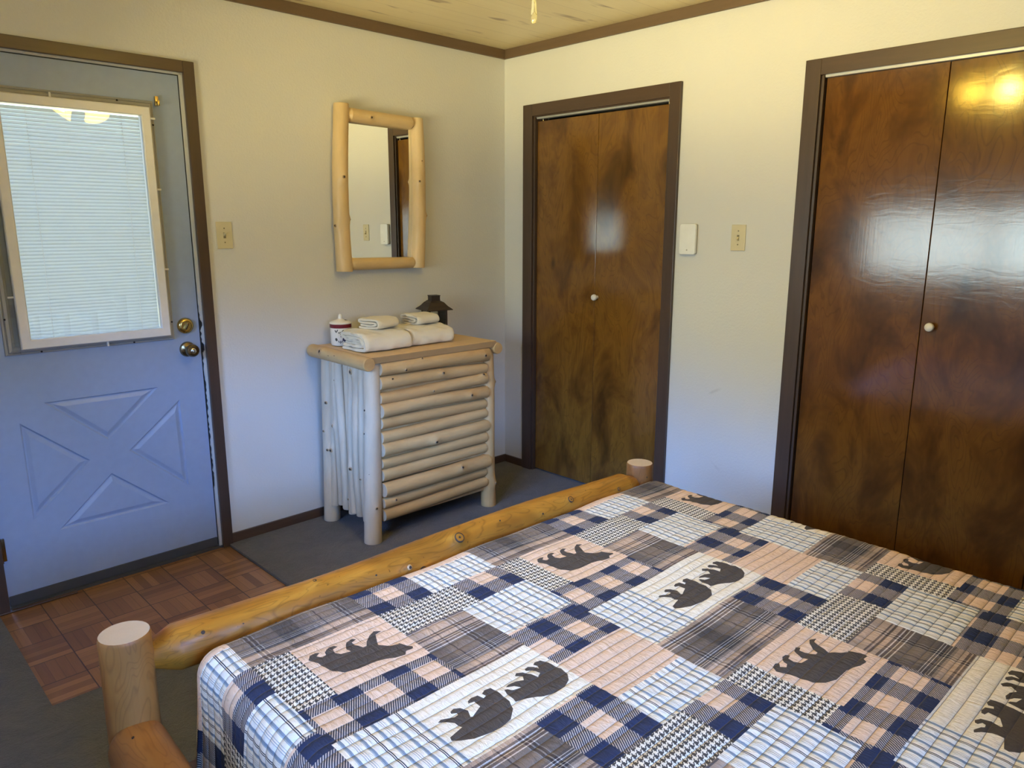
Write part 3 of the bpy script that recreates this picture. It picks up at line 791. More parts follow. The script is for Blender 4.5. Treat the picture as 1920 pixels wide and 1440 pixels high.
for (x, z) in ((-2.07, 1.930), (-1.944, 1.85), (-2.10, .990), (-2.43, .990), (-1.944, 1.06), (-2.533, 1.12)):
    lathe_obj('screw_hole', [(0, -.0004), (.0035, -.0002), (.0036, .002)], M_DARK, door, 12, Matrix.Translation(D((x, .003, z))) @ Matrix.Rotation(radians(90), 4, 'X'))
RX = Matrix.Rotation(radians(90), 4, 'X')     # local +Z -> world -Y (towards the room)
# brass hook by the top corner of the pane
hk = bmesh.new(); bx(hk, D((-1.925, .006, 1.925)), D((-1.913, .02, 1.962)), .001); bx(hk, D((-1.923, -.010, 1.925)), D((-1.915, .006, 1.932)), .001); bx(hk, D((-1.923, -.012, 1.925)), D((-1.915, -.008, 1.945)), .001)
from_bm('brass_hook', hk, M_BRASS, door, smooth=True)
# deadbolt
db = lathe_obj('deadbolt', [(.0345, 0), (.0345, .004), (.031, .012), (.025, .016), (.0215, .0165), (.0205, .0135), (0, .0135)], M_BRASS, door, 40, Matrix.Translation(D((-1.884, .02, 1.037))) @ RX)
tb = bmesh.new(); bx(tb, (-.004, -.015, 0), (.004, .015, .012), .0015)
o = from_bm('thumb_turn', tb, M_BRASSD, db, smooth=True); o.matrix_local = Matrix.Translation(D((-1.884, .02 - .0135, 1.037))) @ RX @ Matrix.Rotation(radians(-28), 4, 'Z')
# knob
kb = lathe_obj('door_knob', [(.033, 0), (.033, .004), (.029, .010), (.015, .014), (.0115, .020), (.0115, .030), (.018, .036), (.0255, .045), (.0275, .055), (.0265, .064), (.022, .069), (.014, .070), (.0135, .0675), (0, .0675)],
               M_BRASSD, door, 40, Matrix.Translation(D((-1.884, .02, .935))) @ RX)
tb = bmesh.new(); lathe(tb, [(0, .002), (.010, .002), (.0125, 0)], 24); bx(tb, (-.0018, -.008, .001), (.0018, .008, .008), .0008)
o = from_bm('lock_button', tb, M_NICKEL, kb, smooth=True); o.matrix_local = Matrix.Translation(D((-1.884, .02 - .0675, .935))) @ RX @ Matrix.Rotation(radians(-20), 4, 'Z')
# sweep, hinge
box('door_sweep', D((SX0 + .004, .012, .012)), D((SX1 - .004, .05, .05)), M_SWEEP, door)
for z in (.245, 1.05, 1.86):
    hb = bmesh.new(); bx(hb, D((SX0 - .012, .008, z - .045)), D((SX0 + .014, .0195, z + .045)), .001)
    lathe(hb, [(0, -.05), (.006, -.05), (.006, .05), (0, .05)], 14, Matrix.Translation(D((SX0 - .003, .006, z))))
    from_bm('hinge', hb, M_BRASSD, door, smooth=True)
# jamb: white painted stop with peeled paint, dark reveal
def jamb():
    bm = bmesh.new(); rnd = random.Random(5)
    z = 0.0; x0 = -1.8235; x1 = -1.8125
    pts = []
    while z < 2.062:
        rag = .0 if z < .30 or z > 1.12 else rnd.uniform(0, .0055)
        if .915 < z < .955 or 1.022 < z < 1.055: rag = .0105
        pts.append((z, x0 + rag)); z += .012
    pts.append((2.062, x0))
    for (za, xa), (zb, xb) in zip(pts, pts[1:]):
        a = [bm.verts.new(p) for p in ((xa, .006, za), (x1, .006, za), (x1, .006, zb), (xb, .006, zb))]; bm.faces.new(a)
        c = [bm.verts.new(p) for p in ((xa, .006, za), (xb, .006, zb), (xb, .016, zb), (xa, .016, za))]; bm.faces.new(c)
    bx(bm, (DX0, .006, 2.055), (DX1, .016, 2.063)); bx(bm, (DX0 + .0, .006, 0), (DX0 + .010, .016, 2.055))
    return from_bm('trim_8', bm, M_SEAL, kind='structure')
jamb()
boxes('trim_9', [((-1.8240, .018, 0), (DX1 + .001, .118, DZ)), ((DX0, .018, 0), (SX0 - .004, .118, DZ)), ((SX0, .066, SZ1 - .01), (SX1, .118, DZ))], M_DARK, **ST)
# threshold: worn strip of wood under the door
box('trim_10', (DX0, .0, -.01), (DX1, .118, .009), M_SWEEP, **ST)
box('trim_11', (-2.69, -.020, 0), (-2.42, .0, .006), M_TRIMX, bevel=.002, **ST)

# ------------------------------------------------------------------ closet bifold doors
def bifold(name, edges, ztop, knob_y, M):
    root = empty(name, (.03, (edges[0] + edges[-1]) / 2, .012), kind='structure')
    rl = Vector(root.location)
    for i in range(len(edges) - 1):
        a, b = edges[i], edges[i + 1]
        bm = bmesh.new(); bx(bm, Vector((.012, a - .0012, .022)) - rl, Vector((.045, b + .0012, ztop)) - rl, .0015)
        leaf = from_bm('leaf', bm, M, root)
        for ky in knob_y:
            if b < ky < a:
                kz = 1.084
                k = lathe_obj('knob', [(.009, 0), (.0065, .004), (.006, .010), (.010, .014), (.0158, .020), (.0172, .027), (.0150, .034), (.008, .038), (0, .0385)], M_KNOB, leaf, 28,
                              Matrix.Translation(Vector((.012, ky, kz)) - rl) @ Matrix.Rotation(radians(-90), 4, 'Y'))
    return root
d2 = bifold('door_2', [-.250, -.683, -1.115], 2.018, [-.700], M_BIRCH)
d3 = bifold('door_3', [-1.850, -2.296, -2.742, -3.188, -3.628], 2.036, [-2.335, -3.15], M_BIRCHD)
def track(name, y0, y1, z0, z1, parent, x0=.012):
    rl = Vector(parent.location)
    bm = bmesh.new(); bx(bm, Vector((x0, y0, z0)) - rl, Vector((x0 + .032, y1, z1)) - rl, .0015)
    bx(bm, Vector((x0 - .002, y0, z1 - .004)) - rl, Vector((x0, y1, z1)) - rl)
    return from_bm('track', bm, M_STEEL, parent)
track('track', -1.116, -.250, 2.030, 2.0395, d2, .004)
track('track', -3.628, -1.849, 2.037, 2.0515, d3, -.004)
for y in (-.285, -1.100):
    lathe_obj('pivot_pin', [(0, 0), (.003, 0), (.003, .018), (0, .018)], M_NICKEL, d2, 10, Matrix.Translation(Vector((.02, y, 2.015)) - Vector(d2.location)))

# ================================================================== wall fittings
def switch(x, y, z, rz, label, up=True):
    """plate centred at x,y,z; rz turns its front (local -Y)"""
    r = empty('light_switch', (x, y, z), rz, label=label, cat='light switch')
    bm = bmesh.new(); bx(bm, (-.035, -.0055, -.0575), (.035, 0, .0575), .0022)
    from_bm('cover_plate', bm, M_IVORY, r)
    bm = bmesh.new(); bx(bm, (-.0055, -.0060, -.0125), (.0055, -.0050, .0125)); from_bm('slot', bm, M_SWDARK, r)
    bm = bmesh.new(); s = 1 if up else -1
    vs = [(-.0045, -.006, -.004 * s), (.0045, -.006, -.004 * s), (.0045, -.006, .010 * s), (-.0045, -.006, .010 * s), (-.0035, -.018, .006 * s), (.0035, -.018, .006 * s), (.0035, -.0165, .0125 * s), (-.0035, -.0165, .0125 * s)]
    v = [bm.verts.new(p) for p in vs]
    for f in ((0, 1, 5, 4), (1, 2, 6, 5), (2, 3, 7, 6), (3, 0, 4, 7), (4, 5, 6, 7)): bm.faces.new([v[i] for i in f])
    from_bm('toggle', bm, M_IVORY, r)
    for s_ in (-.030, .030):
        lathe_obj('screw', [(.0032, 0), (.0028, .0012), (0, .0014)], M_SWDARK, r, 12, Matrix.Translation((0, -.0055, s_)) @ RX)
    return r
switch(-1.691, 0, 1.4155, 0, 'ivory toggle light switch on the wall beside the grey entry door')
switch(0, -1.5135, 1.406, radians(-90), 'ivory toggle light switch between the two brown closet doors', False)
th = empty('wall_panel', (0, -1.262, 1.3965), radians(-90), label='white rounded wall thermostat panel next to the narrow closet door casing', cat='thermostat')
bm = bmesh.new(); bx(bm, (-.041, -.012, -.068), (.041, 0, .068), .004); from_bm('back_housing', bm, M_TSIDE, th, smooth=True)
def rrect(bm, w, h, r, y0, y1, n=6):
    ring = []
    for cx, cz, a0 in ((w - r, h - r, 0), (-w + r, h - r, 90), (-w + r, -h + r, 180), (w - r, -h + r, 270)):
        for i in range(n + 1):
            a = radians(a0 + 90 * i / n); ring.append((cx + r * cos(a), cz + r * sin(a)))
    R1 = [bm.verts.new((x, y0, z)) for x, z in ring]; R2 = [bm.verts.new((x, y1, z)) for x, z in ring]
    R3 = [bm.verts.new((x * .975, y1 - .0015, z * .985)) for x, z in ring]
    for a, b in ((R1, R2), (R2, R3)):
        for i in range(len(ring)): bm.faces.new((a[i], a[(i + 1) % len(ring)], b[(i + 1) % len(ring)], b[i]))
    bm.faces.new(R3)
bm = bmesh.new(); rrect(bm, .043, .070, .009, -.011, -.022); from_bm('front_cover', bm, M_TSTAT, th, smooth=True)
lathe_obj('button', [(.0035, 0), (.0030, .0012), (0, .0014)], M_TSIDE, th, 12, Matrix.Translation((.0, -.0235, -.050)) @ RX)

# ================================================================== log mirror
mi = empty('wall_mirror', (-.895, 0, 1.235), label='wall mirror framed with four pale peeled logs above the log dresser', cat='mirror')
def ML(x, y, z): return (x + .895, y, z - 1.235)
log('side_log', ML(-1.124, -.040, 1.238), ML(-1.104, -.040, 2.016), .040, .036, M_CEDARM, mi, 11, .25, [(.32, (.9, -.35, 0), .009, 2), (.57, (-.15, -1, 0), .009), (.28, (-1, -.3, 0), .008)], bend=(-.010, 0))
log('side_log', ML(-.682, -.040, 1.240), ML(-.664, -.040, 1.992), .039, .033, M_CEDARM, mi, 12, .25, [(.585, (-.5, -.85, 0), .007), (.72, (-.1, -1, 0), .004), (.36, (1, -.3, 0), .008)], bend=(.016, 0))
log('top_log', ML(-1.080, -.040, 1.975), ML(-.690, -.040, 1.960), .034, .031, M_CEDARM, mi, 13, .35, [(.30, (0, -1, -.1), .008)], taper=(.018, .018))
log('bottom_log', ML(-1.100, -.040, 1.275), ML(-.700, -.040, 1.270), .030, .029, M_CEDARM, mi, 14, .25, [], taper=(.018, .018))
gm = bmesh.new(); bx(gm, ML(-1.110, -.030, 1.262), ML(-.672, -.024, 1.975)); from_bm('mirror_glass', gm, M_MIRROR, mi)
gm = bmesh.new(); bx(gm, ML(-1.112, -.024, 1.255), ML(-.670, -.002, 1.980)); from_bm('backing_board', gm, M_CEDAR, mi)

# ================================================================== log dresser
DRZ = .012
dr = empty('log_dresser', (-1.349, -.514, DRZ), radians(-1.2), label='pale cedar log dresser with horizontal half log drawer fronts in the corner', cat='dresser')
DW, DD, DH = .816, .49, .880
# top boards and the two rounded edge logs
bm = bmesh.new(); bx(bm, (.035, .0, DH - .030), (DW - .035, DD, DH), .003); from_bm('top_board', bm, M_TOP, dr)
log('top_edge_log', (.028, -.004, DH - .034), (.028, DD, DH - .028), .031, .031, M_CEDAR, dr, 21, .5, [(.72, (-1, 0, .4), .013, 0), (.6, (-1, 0, .1), .004, 2), (.5, (-1, 0, .3), .004, 2), (.38, (-1, 0, -.2), .004, 2)], round_end=.010, M2=M_CEDAR)
log('top_edge_log', (DW - .024, -.004, DH - .036), (DW - .024, DD, DH - .032), .030, .030, M_CEDAR, dr, 22, .4, [], round_end=.010, M2=M_CEDAR)
Zt = DH - .032
log('leg', (.052, .052, 0), (.075, .052, Zt), .041, .036, M_CEDARP, dr, 31, .45, [(.21, (-.2, -1, 0), .008), (.40, (-.8, -.5, 0), .003, 2), (.62, (-1, .1, 0), .009, 2), (.75, (-1, 0, 0), .009, 2)], round_end=.003)
log('leg', (.052, DD - .062, 0), (.078, DD - .062, Zt), .040, .035, M_CEDARP, dr, 32, .45, [(.72, (-.75, -.6, 0), .009), (.55, (-1, -.2, 0), .007), (.44, (-.8, -.6, 0), .008)], round_end=.003)
log('leg', (DW - .052, .050, 0), (DW - .060, .050, Zt), .040, .034, M_CEDAR, dr, 33, .45, [(.15, (.4, -1, 0), .009), (.78, (.9, -.4, 0), .008)], round_end=.003)
log('leg', (DW - .052, DD - .055, 0), (DW - .06, DD - .055, Zt), .036, .034, M_CEDAR, dr, 34, .4, [])
# side slat logs
sl = [(.115, .027, (.28, (-1, -.2, 0), .006)), (.165, .028, (.93, (-1, .1, 0), .014)), (.208, .023, (.30, (-1, -.6, 0), .010)), (.250, .026, (.10, (-1, 0, 0), .006)), (.298, .028, (.85, (-1, .3, 0), .004)), (.345, .027, (.54, (-1, .3, 0), .009)), (.390, .026, (.38, (-1, -.3, 0), .011))]
for i, (y, r, kn) in enumerate(sl):
    log('side_slat_log', (.064, y, .085 + .008 * (i % 3)), (.070, y + .004, Zt), r * .92, r * .80, M_CEDARP, dr, 40 + i, .7, [kn], seg=20)
for i, (y, r, kn) in enumerate(sl):
    log('side_slat_log', (DW - .062, y, .095), (DW - .070, y, Zt), r, r * .9, M_CEDAR, dr, 60 + i, .5, [], seg=14)
bm = bmesh.new(); bx(bm, (.085, .061, .10), (DW - .085, DD - .02, Zt)); from_bm('carcass', bm, M_CEDAR, dr)
zl = [[0.868, 0.804], [0.799, 0.732], [0.727, 0.672], [0.669, 0.606], [0.603, 0.548], [0.545, 0.488], [0.486, 0.419], [0.416, 0.367], [0.362, 0.304], [0.299, 0.23], [0.228, 0.173], [0.172, 0.109]]
zr = [[0.863, 0.788], [0.784, 0.729], [0.728, 0.669], [0.666, 0.604], [0.6, 0.548], [0.544, 0.493], [0.489, 0.425], [0.421, 0.362], [0.36, 0.307], [0.303, 0.233], [0.23, 0.179], [0.176, 0.123]]
fk = {0: [(.19, (0, -1, -.35), .008), (.93, (0, -1, .0), .010), (.34, (0, -1, .9), .006)], 1: [(.09, (0, -1, .5), .010, 2), (.54, (0, -1, .25), .009)], 2: [(.45, (0, -1, -.1), .005), (.95, (0, -1, .9), .009)],
      3: [(.80, (0, -1, .1), .010)], 6: [(.45, (0, -1, -.2), .011)], 9: [(.69, (0, -1, .45), .011)], 11: [], 10: [(.09, (0, -1, .3), .007)]}
LX0, LX1 = .098, DW - .088
for d in range(4):
    ids = [3 * d, 3 * d + 1, 3 * d + 2]
    zlo = min(zl[ids[-1]][1], zr[ids[-1]][1]) ; zhi = max(zl[ids[0]][0], zr[ids[0]][0])
    bm = bmesh.new(); bx(bm, (LX0 + .006, .036, zlo - DRZ - .004), (LX1 - .006, .060, zhi - DRZ - .012))
    dw_ = from_bm('drawer', bm, M_CEDAR, dr)
    for i in ids:
        ra = (zl[i][0] - zl[i][1]) / 2; rb = (zr[i][0] - zr[i][1]) / 2
        ra = min(ra, .0345); rb = min(rb, .0375)
        big = .010 if i in (0, 3, 6, 9) else 0.0
        log('drawer_log', (LX0, .034 - big * .6, sum(zl[i]) / 2 - DRZ), (LX1 + big, .034 - big * .6, sum(zr[i]) / 2 - DRZ), ra * 1.0, rb * 1.0, M_CEDAR, dw_, 80 + i, .32 if i not in (2, 3) else .45, fk.get(i, []), round_end=.005, seg=26)

# ================================================================== things on the dresser
TZ = DRZ + DH + .0005
def ribbon(bm, path, th, x0, x1, seed, nx=34, amp=.0030, mi=0):
    """extrude a thick ribbon (path in y,z) along x with terry-soft irregularity"""
    rnd = random.Random(seed)
    P = [Vector((p[0], p[1])) for p in path]
    # smooth (chaikin)
    for _ in range(3):
        Q = [P[0]]
        for a, b in zip(P, P[1:]): Q += [a * .75 + b * .25, a * .25 + b * .75]
        Q.append(P[-1]); P = Q
    # resample
    out_ = [P[0]]; acc = 0; step = .006
    for a, b in zip(P, P[1:]):
        L = (b - a).length
        while acc + L >= step:
            f = (step - acc) / L; a = a + (b - a) * f; out_.append(a.copy()); L = (b - a).length; acc = 0
        acc += L
    P = out_
    Lp, Rp = [], []
    for i, p in enumerate(P):
        d = (P[min(i + 1, len(P) - 1)] - P[max(i - 1, 0)]).normalized(); n_ = Vector((-d.y, d.x))
        Lp.append(p + n_ * th / 2); Rp.append(p - n_ * th / 2)
    d0 = (P[1] - P[0]).normalized(); d1 = (P[-1] - P[-2]).normalized()
    outline = Lp + [P[-1] + d1 * th * .45] + Rp[::-1] + [P[0] - d0 * th * .45]
    ph = [rnd.uniform(0, 6.28) for _ in range(6)]
    rings = []
    for k in range(nx + 1):
        f = k / nx; x = x0 + (x1 - x0) * f
        e = min(f, 1 - f) * (x1 - x0); sh = 1 - .075 * max(0, 1 - e / .016) ** 2
        ring = []
        for i, p in enumerate(outline):
            w = amp * (sin(x * 40 + p.x * 30 + ph[0]) + .7 * sin(x * 90 + p.x * 55 + ph[1]) + .5 * sin(p.x * 120 + p.y * 90 + ph[2]))
            zc = P[len(P) // 2]
            yy = p.x * sh; zz = max(.0004, (p.y + w * min(1, p.y / .02)) * sh + (1 - sh) * .02)
            xo = .003 * sin(i * .35 + ph[3]) * (1 if k in (0, nx) else 0)
            ring.append(bm.verts.new((x + xo, yy + w * .6, zz)))
        rings.append(ring)
    n = len(outline)
    for a, b in zip(rings, rings[1:]):
        for i in range(n): bm.faces.new((a[i], a[(i + 1) % n], b[(i + 1) % n], b[i])).material_index = mi
    # end caps as quads across the ribbon
    m_ = len(Lp)
    for rg in (rings[0], rings[-1]):
        for i in range(m_ - 1): bm.faces.new((rg[i], rg[i + 1], rg[n - 2 - (i + 1)], rg[n - 2 - i])).material_index = mi
        bm.faces.new((rg[m_ - 1], rg[m_], rg[m_ + 1])); bm.faces.new((rg[n - 2], rg[n - 1], rg[0]))
def towel(name, loc, rz, w, path, th, seed, label, cat, group, amp=.0022, inner=None):
    bm = bmesh.new(); ribbon(bm, path, th, -w / 2, w / 2, seed, amp=amp)
    if inner: ribbon(bm, inner, th * .9, -w / 2 + .006, w / 2 - .006, seed + 1, amp=amp * .5)
    o = from_bm(name, bm, M_TERRY, None, smooth=True, label=label, cat=cat, group=group)
    o.location = loc; o.rotation_euler = (0, 0, rz); return o
tp = [(.100, .0085), (.02, .008), (-.07, .0085), (-.098, .014), (-.106, .036), (-.098, .062), (-.066, .078), (.0, .083), (.085, .082), (.108, .080), (.113, .070), (.104, .062), (.06, .066), (-.01, .066), (-.060, .062), (-.084, .050), (-.086, .032), (-.075, .0255), (-.03, .024), (.02, .027), (.07, .024), (.095, .026)]
tin = [(.09, .0505), (.04, .052), (-.01, .051), (-.048, .047), (-.062, .043), (-.060, .0385), (-.035, .0375), (.0, .0405), (.03, .036), (.08, .039)]
towel('folded_towel', (-1.134, -.315, TZ), radians(-1.2), .256, tp, .0135, 3, 'thick folded cream bath towel, the left one, its rolled folds facing the entry door', 'towel', 'folded bath towels on the dresser', inner=tin)
towel('folded_towel', (-.866, -.305, TZ), radians(-1.2), .252, [(a, b * .95) for a, b in tp], .0135, 9, 'thick folded cream bath towel, the right one, nearer the black lantern', 'towel', 'folded bath towels on the dresser', inner=[(a, b * .95) for a, b in tin])
wp = [(.066, .006), (.0, .006), (-.050, .007), (-.066, .016), (-.066, .032), (-.048, .045), (.01, .048), (.062, .044), (.074, .036), (.064, .030), (.01, .034), (-.034, .032), (-.046, .024), (-.034, .018), (.02, .019), (.06, .018)]
towel('washcloth', (-1.100, -.285, TZ + .0910), radians(14), .14, wp, .0095, 21, 'small folded cream washcloth on the left bath towel', 'washcloth', 'washcloths on the towels', .0015)
towel('washcloth', (-.838, -.262, TZ + .0865), radians(4), .14, wp, .0095, 25, 'small folded cream washcloth on the right bath towel, in front of the lantern', 'washcloth', 'washcloths on the towels', .0015)

# canister
cn = empty('lidded_canister', (-1.205, -.115, TZ), 0, label='cream ceramic canister with burgundy band and painted fruit behind the towels', cat='canister')
lathe_obj('jar_body', [(0, .001), (.040, .001), (.046, .004), (.049, .014), (.0500, .085), (.0500, .087)], M_CREAM, cn, 40)
lathe_obj('burgundy_band', [(.0500, .087), (.0515, .088), (.0515, .104), (.0500, .105)], M_BURG, cn, 40)
ld = lathe_obj('lid', [(.0500, .105), (.0525, .106), (.0530, .110), (.050, .114), (.036, .120), (.018, .125), (.011, .130), (.0095, .140), (.0075, .148), (.005, .151), (0, .152)], M_CREAM, cn, 40)
def decal(bm, ang, z, w, h, rot, mi, r=.0503):
    n = 10; c = bm.verts.new((0, 0, 0)); ring = []
    def pos(u, v):
        a = ang + u / r; return Vector((r * cos(a), r * sin(a), z + v))
    c.co = pos(0, 0) * 1.0
    for i in range(n):
        a = 2 * pi * i / n; u = w * cos(a); v = h * sin(a) ; ring.append(bm.verts.new(pos(u * cos(rot) - v * sin(rot), u * sin(rot) + v * cos(rot))))
    for i in range(n): bm.faces.new((c, ring[i], ring[(i + 1) % n])).material_index = mi
bm = bmesh.new()
for base in range(3):
    A = radians(-125 + base * 75)
    for du, z, w, h, rot, mi_ in ((-.55, .073, .003, .008, .6, 0), (-.35, .076, .0025, .007, -.5, 0), (-.15, .066, .0025, .005, 1.2, 0), (.12, .060, .003, .006, -1.1, 0), (.28, .073, .003, .009, -.7, 0), (.45, .070, .002, .008, .5, 0), (.0, .069, .002, .003, 0, 0),
                                  (-.50, .034, .006, .008, .3, 0), (-.2, .024, .002, .007, .4, 0), (-.02, .022, .002, .008, 0, 0), (.16, .024, .002, .007, -.4, 0), (.48, .034, .010, .010, 0, 1), (.05, .048, .0015, .004, 0, 1), (.2, .056, .0015, .003, .4, 1)):
        decal(bm, A + du * .8, z, w, h, rot, mi_)
from_bm('painted_fruit', bm, [M_LEAF, M_PLUM], cn)
bm = bmesh.new(); lathe(bm, [(0, .0008), (.006, .0006), (.0075, -.001)], 14, Matrix.Translation((.018, -.024, .1218)) @ Matrix.Rotation(radians(22), 4, 'X') @ Matrix.Rotation(radians(15), 4, 'Y') @ Matrix.Diagonal((1.5, .8, 1, 1)))
from_bm('painted_leaf', bm, M_LEAF, ld)

# lantern
ln = empty('candle_lantern', (-.648, -.135, TZ), radians(-14), label='small dark bronze metal candle lantern with glass sides and greenery inside', cat='lantern')
a = .052
boxes('base', [((-a - .006, -a - .006, 0), (a + .006, a + .006, .008)), ((-a, -a, .008), (a, a, .014))], M_BRONZE, ln, bevel=.001)
for sx in (-1, 1):
    for sy in (-1, 1): box('corner_post', (sx * a - sx * .008, sy * a - sy * .008, .014), (sx * a, sy * a, .135), M_BRONZE, ln)
boxes('top_rail', [((-a, -a, .127), (a, -a + .006, .137)), ((-a, a - .006, .127), (a, a, .137)), ((-a, -a + .006, .127), (-a + .006, a - .006, .137)), ((a - .006, -a + .006, .127), (a, a - .006, .137))], M_BRONZE, ln)
for q in (((-a + .008, -a + .003, .014), (a - .008, -a + .0045, .127)), ((-a + .008, a - .0045, .014), (a - .008, a - .003, .127)), ((-a + .003, -a + .008, .014), (-a + .0045, a - .008, .127)), ((a - .0045, -a + .008, .014), (a - .003, a - .008, .127))):
    box('glass_side', q[0], q[1], M_GLASS, ln)
bm = bmesh.new(); R_ = []
for w, z in ((.074, .131), (.075, .134), (.054, .152), (.040, .170), (.026, .178), (.024, .178), (.024, .203), (.026, .203), (.026, .207), (.018, .207)):
    R_.append([bm.verts.new((sx * w, sy * w, z)) for sx, sy in ((-1, -1), (1, -1), (1, 1), (-1, 1))])
for r1, r2 in zip(R_, R_[1:]):
    for i in range(4): bm.faces.new((r1[i], r1[(i + 1) % 4], r2[(i + 1) % 4], r2[i]))
bm.faces.new(R_[0]); bm.faces.new(R_[-1])
from_bm('roof', bm, M_BRONZE, ln)
bm = bmesh.new(); tube(bm, [(-.028, -.002, .185), (-.040, .010, .178), (-.045, .03, .165), (.0, .062, .158), (.045, .03, .165), (.040, .010, .178), (.028, -.002, .185)], .0016, 6); from_bm('carry_handle', bm, M_BRONZE, ln, smooth=True)
bm = bmesh.new(); rnd = random.Random(8)
for i in range(46):
    a0 = rnd.uniform(0, 6.28); L = rnd.uniform(.02, .036); el = rnd.uniform(.1, 1.2); c = Vector((rnd.uniform(-.015, .015), rnd.uniform(-.015, .015), rnd.uniform(.02, .085)))
    d = Vector((cos(a0) * cos(el), sin(a0) * cos(el), sin(el))); s_ = d.cross(Vector((0, 0, 1))).normalized() * .004
    e = c + d * min(L, .03); e.x = max(-.042, min(.042, e.x)); e.y = max(-.042, min(.042, e.y)); e.z = min(e.z, .122)
    mid = (c + e) / 2 + Vector((0, 0, .003))
    bm.faces.new([bm.verts.new(p) for p in (c, mid + s_, e, mid - s_)])
from_bm('greenery', bm, M_FERN, ln)
lathe_obj('candle', [(0, .0), (.018, .0), (.018, .05), (.014, .052), (0, .050)], M_CREAM, ln, 20, Matrix.Translation((0, 0, .0145)))

# ================================================================== ceiling light
nrm = Vector((-.699, .715, 0)); rgt = Vector((.715, .699, 0)); Lc = Vector((-1.66, -2.0, 0)) - nrm * .055
cl = empty('ceiling_light', (Lc.x, Lc.y, H), label='ceiling light with three frosted amber glass shades hanging over the bed', cat='ceiling light')
lathe_obj('canopy', [(0, -.001), (.075, -.001), (.078, -.012), (.060, -.040), (.022, -.052), (.016, -.056), (.016, -.150), (.050, -.156), (.062, -.172), (.062, -.200), (.045, -.222), (.020, -.232), (0, -.234)], M_BRASSD, cl, 36)
for ang in (60, -60, 180):
    a_ = radians(ang); dirn = (nrm * cos(a_) + rgt * sin(a_)).normalized()
    ax = (dirn * .62 + Vector((0, 0, -.78))).normalized()
    q = Vector((0, 0, 1)).rotation_difference(ax).to_matrix().to_4x4()
    p = dirn * .062 + Vector((0, 0, -.205))
    Mx = Matrix.Translation(p) @ q
    bm = bmesh.new(); tube(bm, [dirn * .03 + Vector((0, 0, -.19)), dirn * .055 + Vector((0, 0, -.195)), p + ax * .012], .009, 10)
    lathe(bm, [(0, .0), (.022, .004), (.024, .026), (.020, .03)], 20, Mx)
    arm = from_bm('arm', bm, M_BRASSD, cl, smooth=True)
    lathe_obj('glass_shade', [(.024, .020), (.034, .036), (.044, .062), (.056, .092), (.071, .118), (.074, .121), (.0715, .119), (.054, .092), (.042, .062), (.032, .037), (.022, .021)], M_SHADE, arm, 28, Mx)
    lathe_obj('bulb', [(.010, .028), (.014, .040), (.026, .062), (.029, .080), (.024, .098), (.012, .107), (0, .109)], M_BULB, arm, 20, Mx)
# pull chain with a clear acrylic pull
pc = bmesh.new(); cx, cy = -1.756 - Lc.x, -1.929 - Lc.y
ztop, zbot = -.205, -.440
z = zbot
tube(pc, [(cx * .45, cy * .45, -.212), (cx * .85, cy * .85, -.214), (cx, cy, -.225)], .0014, 6)
while z < -.224:
    bmesh.ops.create_icosphere(pc, subdivisions=1, radius=.0028, matrix=Matrix.Translation((cx, cy, z))); z += .0062
from_bm('pull_chain', pc, M_BRASS, cl, smooth=True)
lathe_obj('chain_pull', [(0, 0), (.0045, .001), (.0068, .006), (.0076, .014), (.0074, .024), (.0058, .040), (.0050, .050), (.0048, .056), (.0030, .058), (0, .0585)], M_CRYSTAL, cl, 10, Matrix.Translation((cx, cy, zbot - .060)))

# ================================================================== bed
ANG = radians(2.4)
BO = Vector((-2.677, -1.608, 0)); BU = Vector((cos(ANG), -sin(ANG), 0)); BV = Vector((-sin(ANG), -cos(ANG), 0))
def B(u, v, z): return BO + BU * (u / 100) + BV * (v / 100) + Vector((0, 0, z))
bed = empty('log_bed', B(88, 100, .012), label='queen bed frame of honey pine logs with round posts and footboard rail', cat='bed')
bl = Vector(bed.location)
def BL(u, v, z): return B(u, v, z) - bl
log('post', BL(-.2, 0, -.001 + .012), BL(-.2, 0, .602), .054, .0525, M_POST, bed, 101, .10, [(.88, (.9, -.35, 0), .010, 2)], round_end=.008)
log('post', BL(175.6, 0, .011), BL(175.6, 0, .602), .050, .048, M_POST, bed, 102, .12, [(.93, (-.4, -1, 0), .005, 2)], round_end=.008)
log('footboard_rail', BL(4.2, 0, .528), BL(171.6, 0, .534), .054, .050, M_PINE, bed, 103, .35,
    [(.062, (-.2, -.7, .6), .009, 2), (.115, (0, -.8, .45), .005, 2), (.16, (0, -1, .1), .005, 2), (.235, (0, -.2, .9), .010, 2), (.39, (0, -1, .35), .008), (.415, (0, -1, -.05), .012, 1), (.50, (0, -.75, .75), .016, 1), (.33, (0, -.8, .5), .005, 2), (.78, (0, -.75, .7), .011, 1), (.70, (0, -1, .5), .006, 2), (.60, (0, -.6, .8), .005, 2), (.92, (0, -1, .5), .007, 1)],
    taper=(.055, .06), M2=M_PINE, seg=36, bend=(0, 0))
log('side_rail', BL(-1.0, 3.0, .352), BL(0, 208, .352), .060, .056, M_POST, bed, 104, .15, [(.03, (-.3, .4, 1), .006, 2), (.06, (-1, 0, .5), .008, 2)], round_end=.014)
log('side_rail', BL(176.4, 5.0, .345), BL(176.4, 208, .345), .050, .050, M_POST, bed, 105, .2, [])
log('post', BL(-.2, 213, .011), BL(-.2, 213, 0.86), .055, .05, M_POST, bed, 106, .15, [])
log('post', BL(175.6, 213, .011), BL(175.6, 213, 0.86), .055, .05, M_POST, bed, 107, .15, [])
log('headboard_rail', BL(4, 213, .78), BL(171, 213, .78), .05, .05, M_PINE, bed, 108, .3, [], taper=(.05, .05), M2=M_PINE)
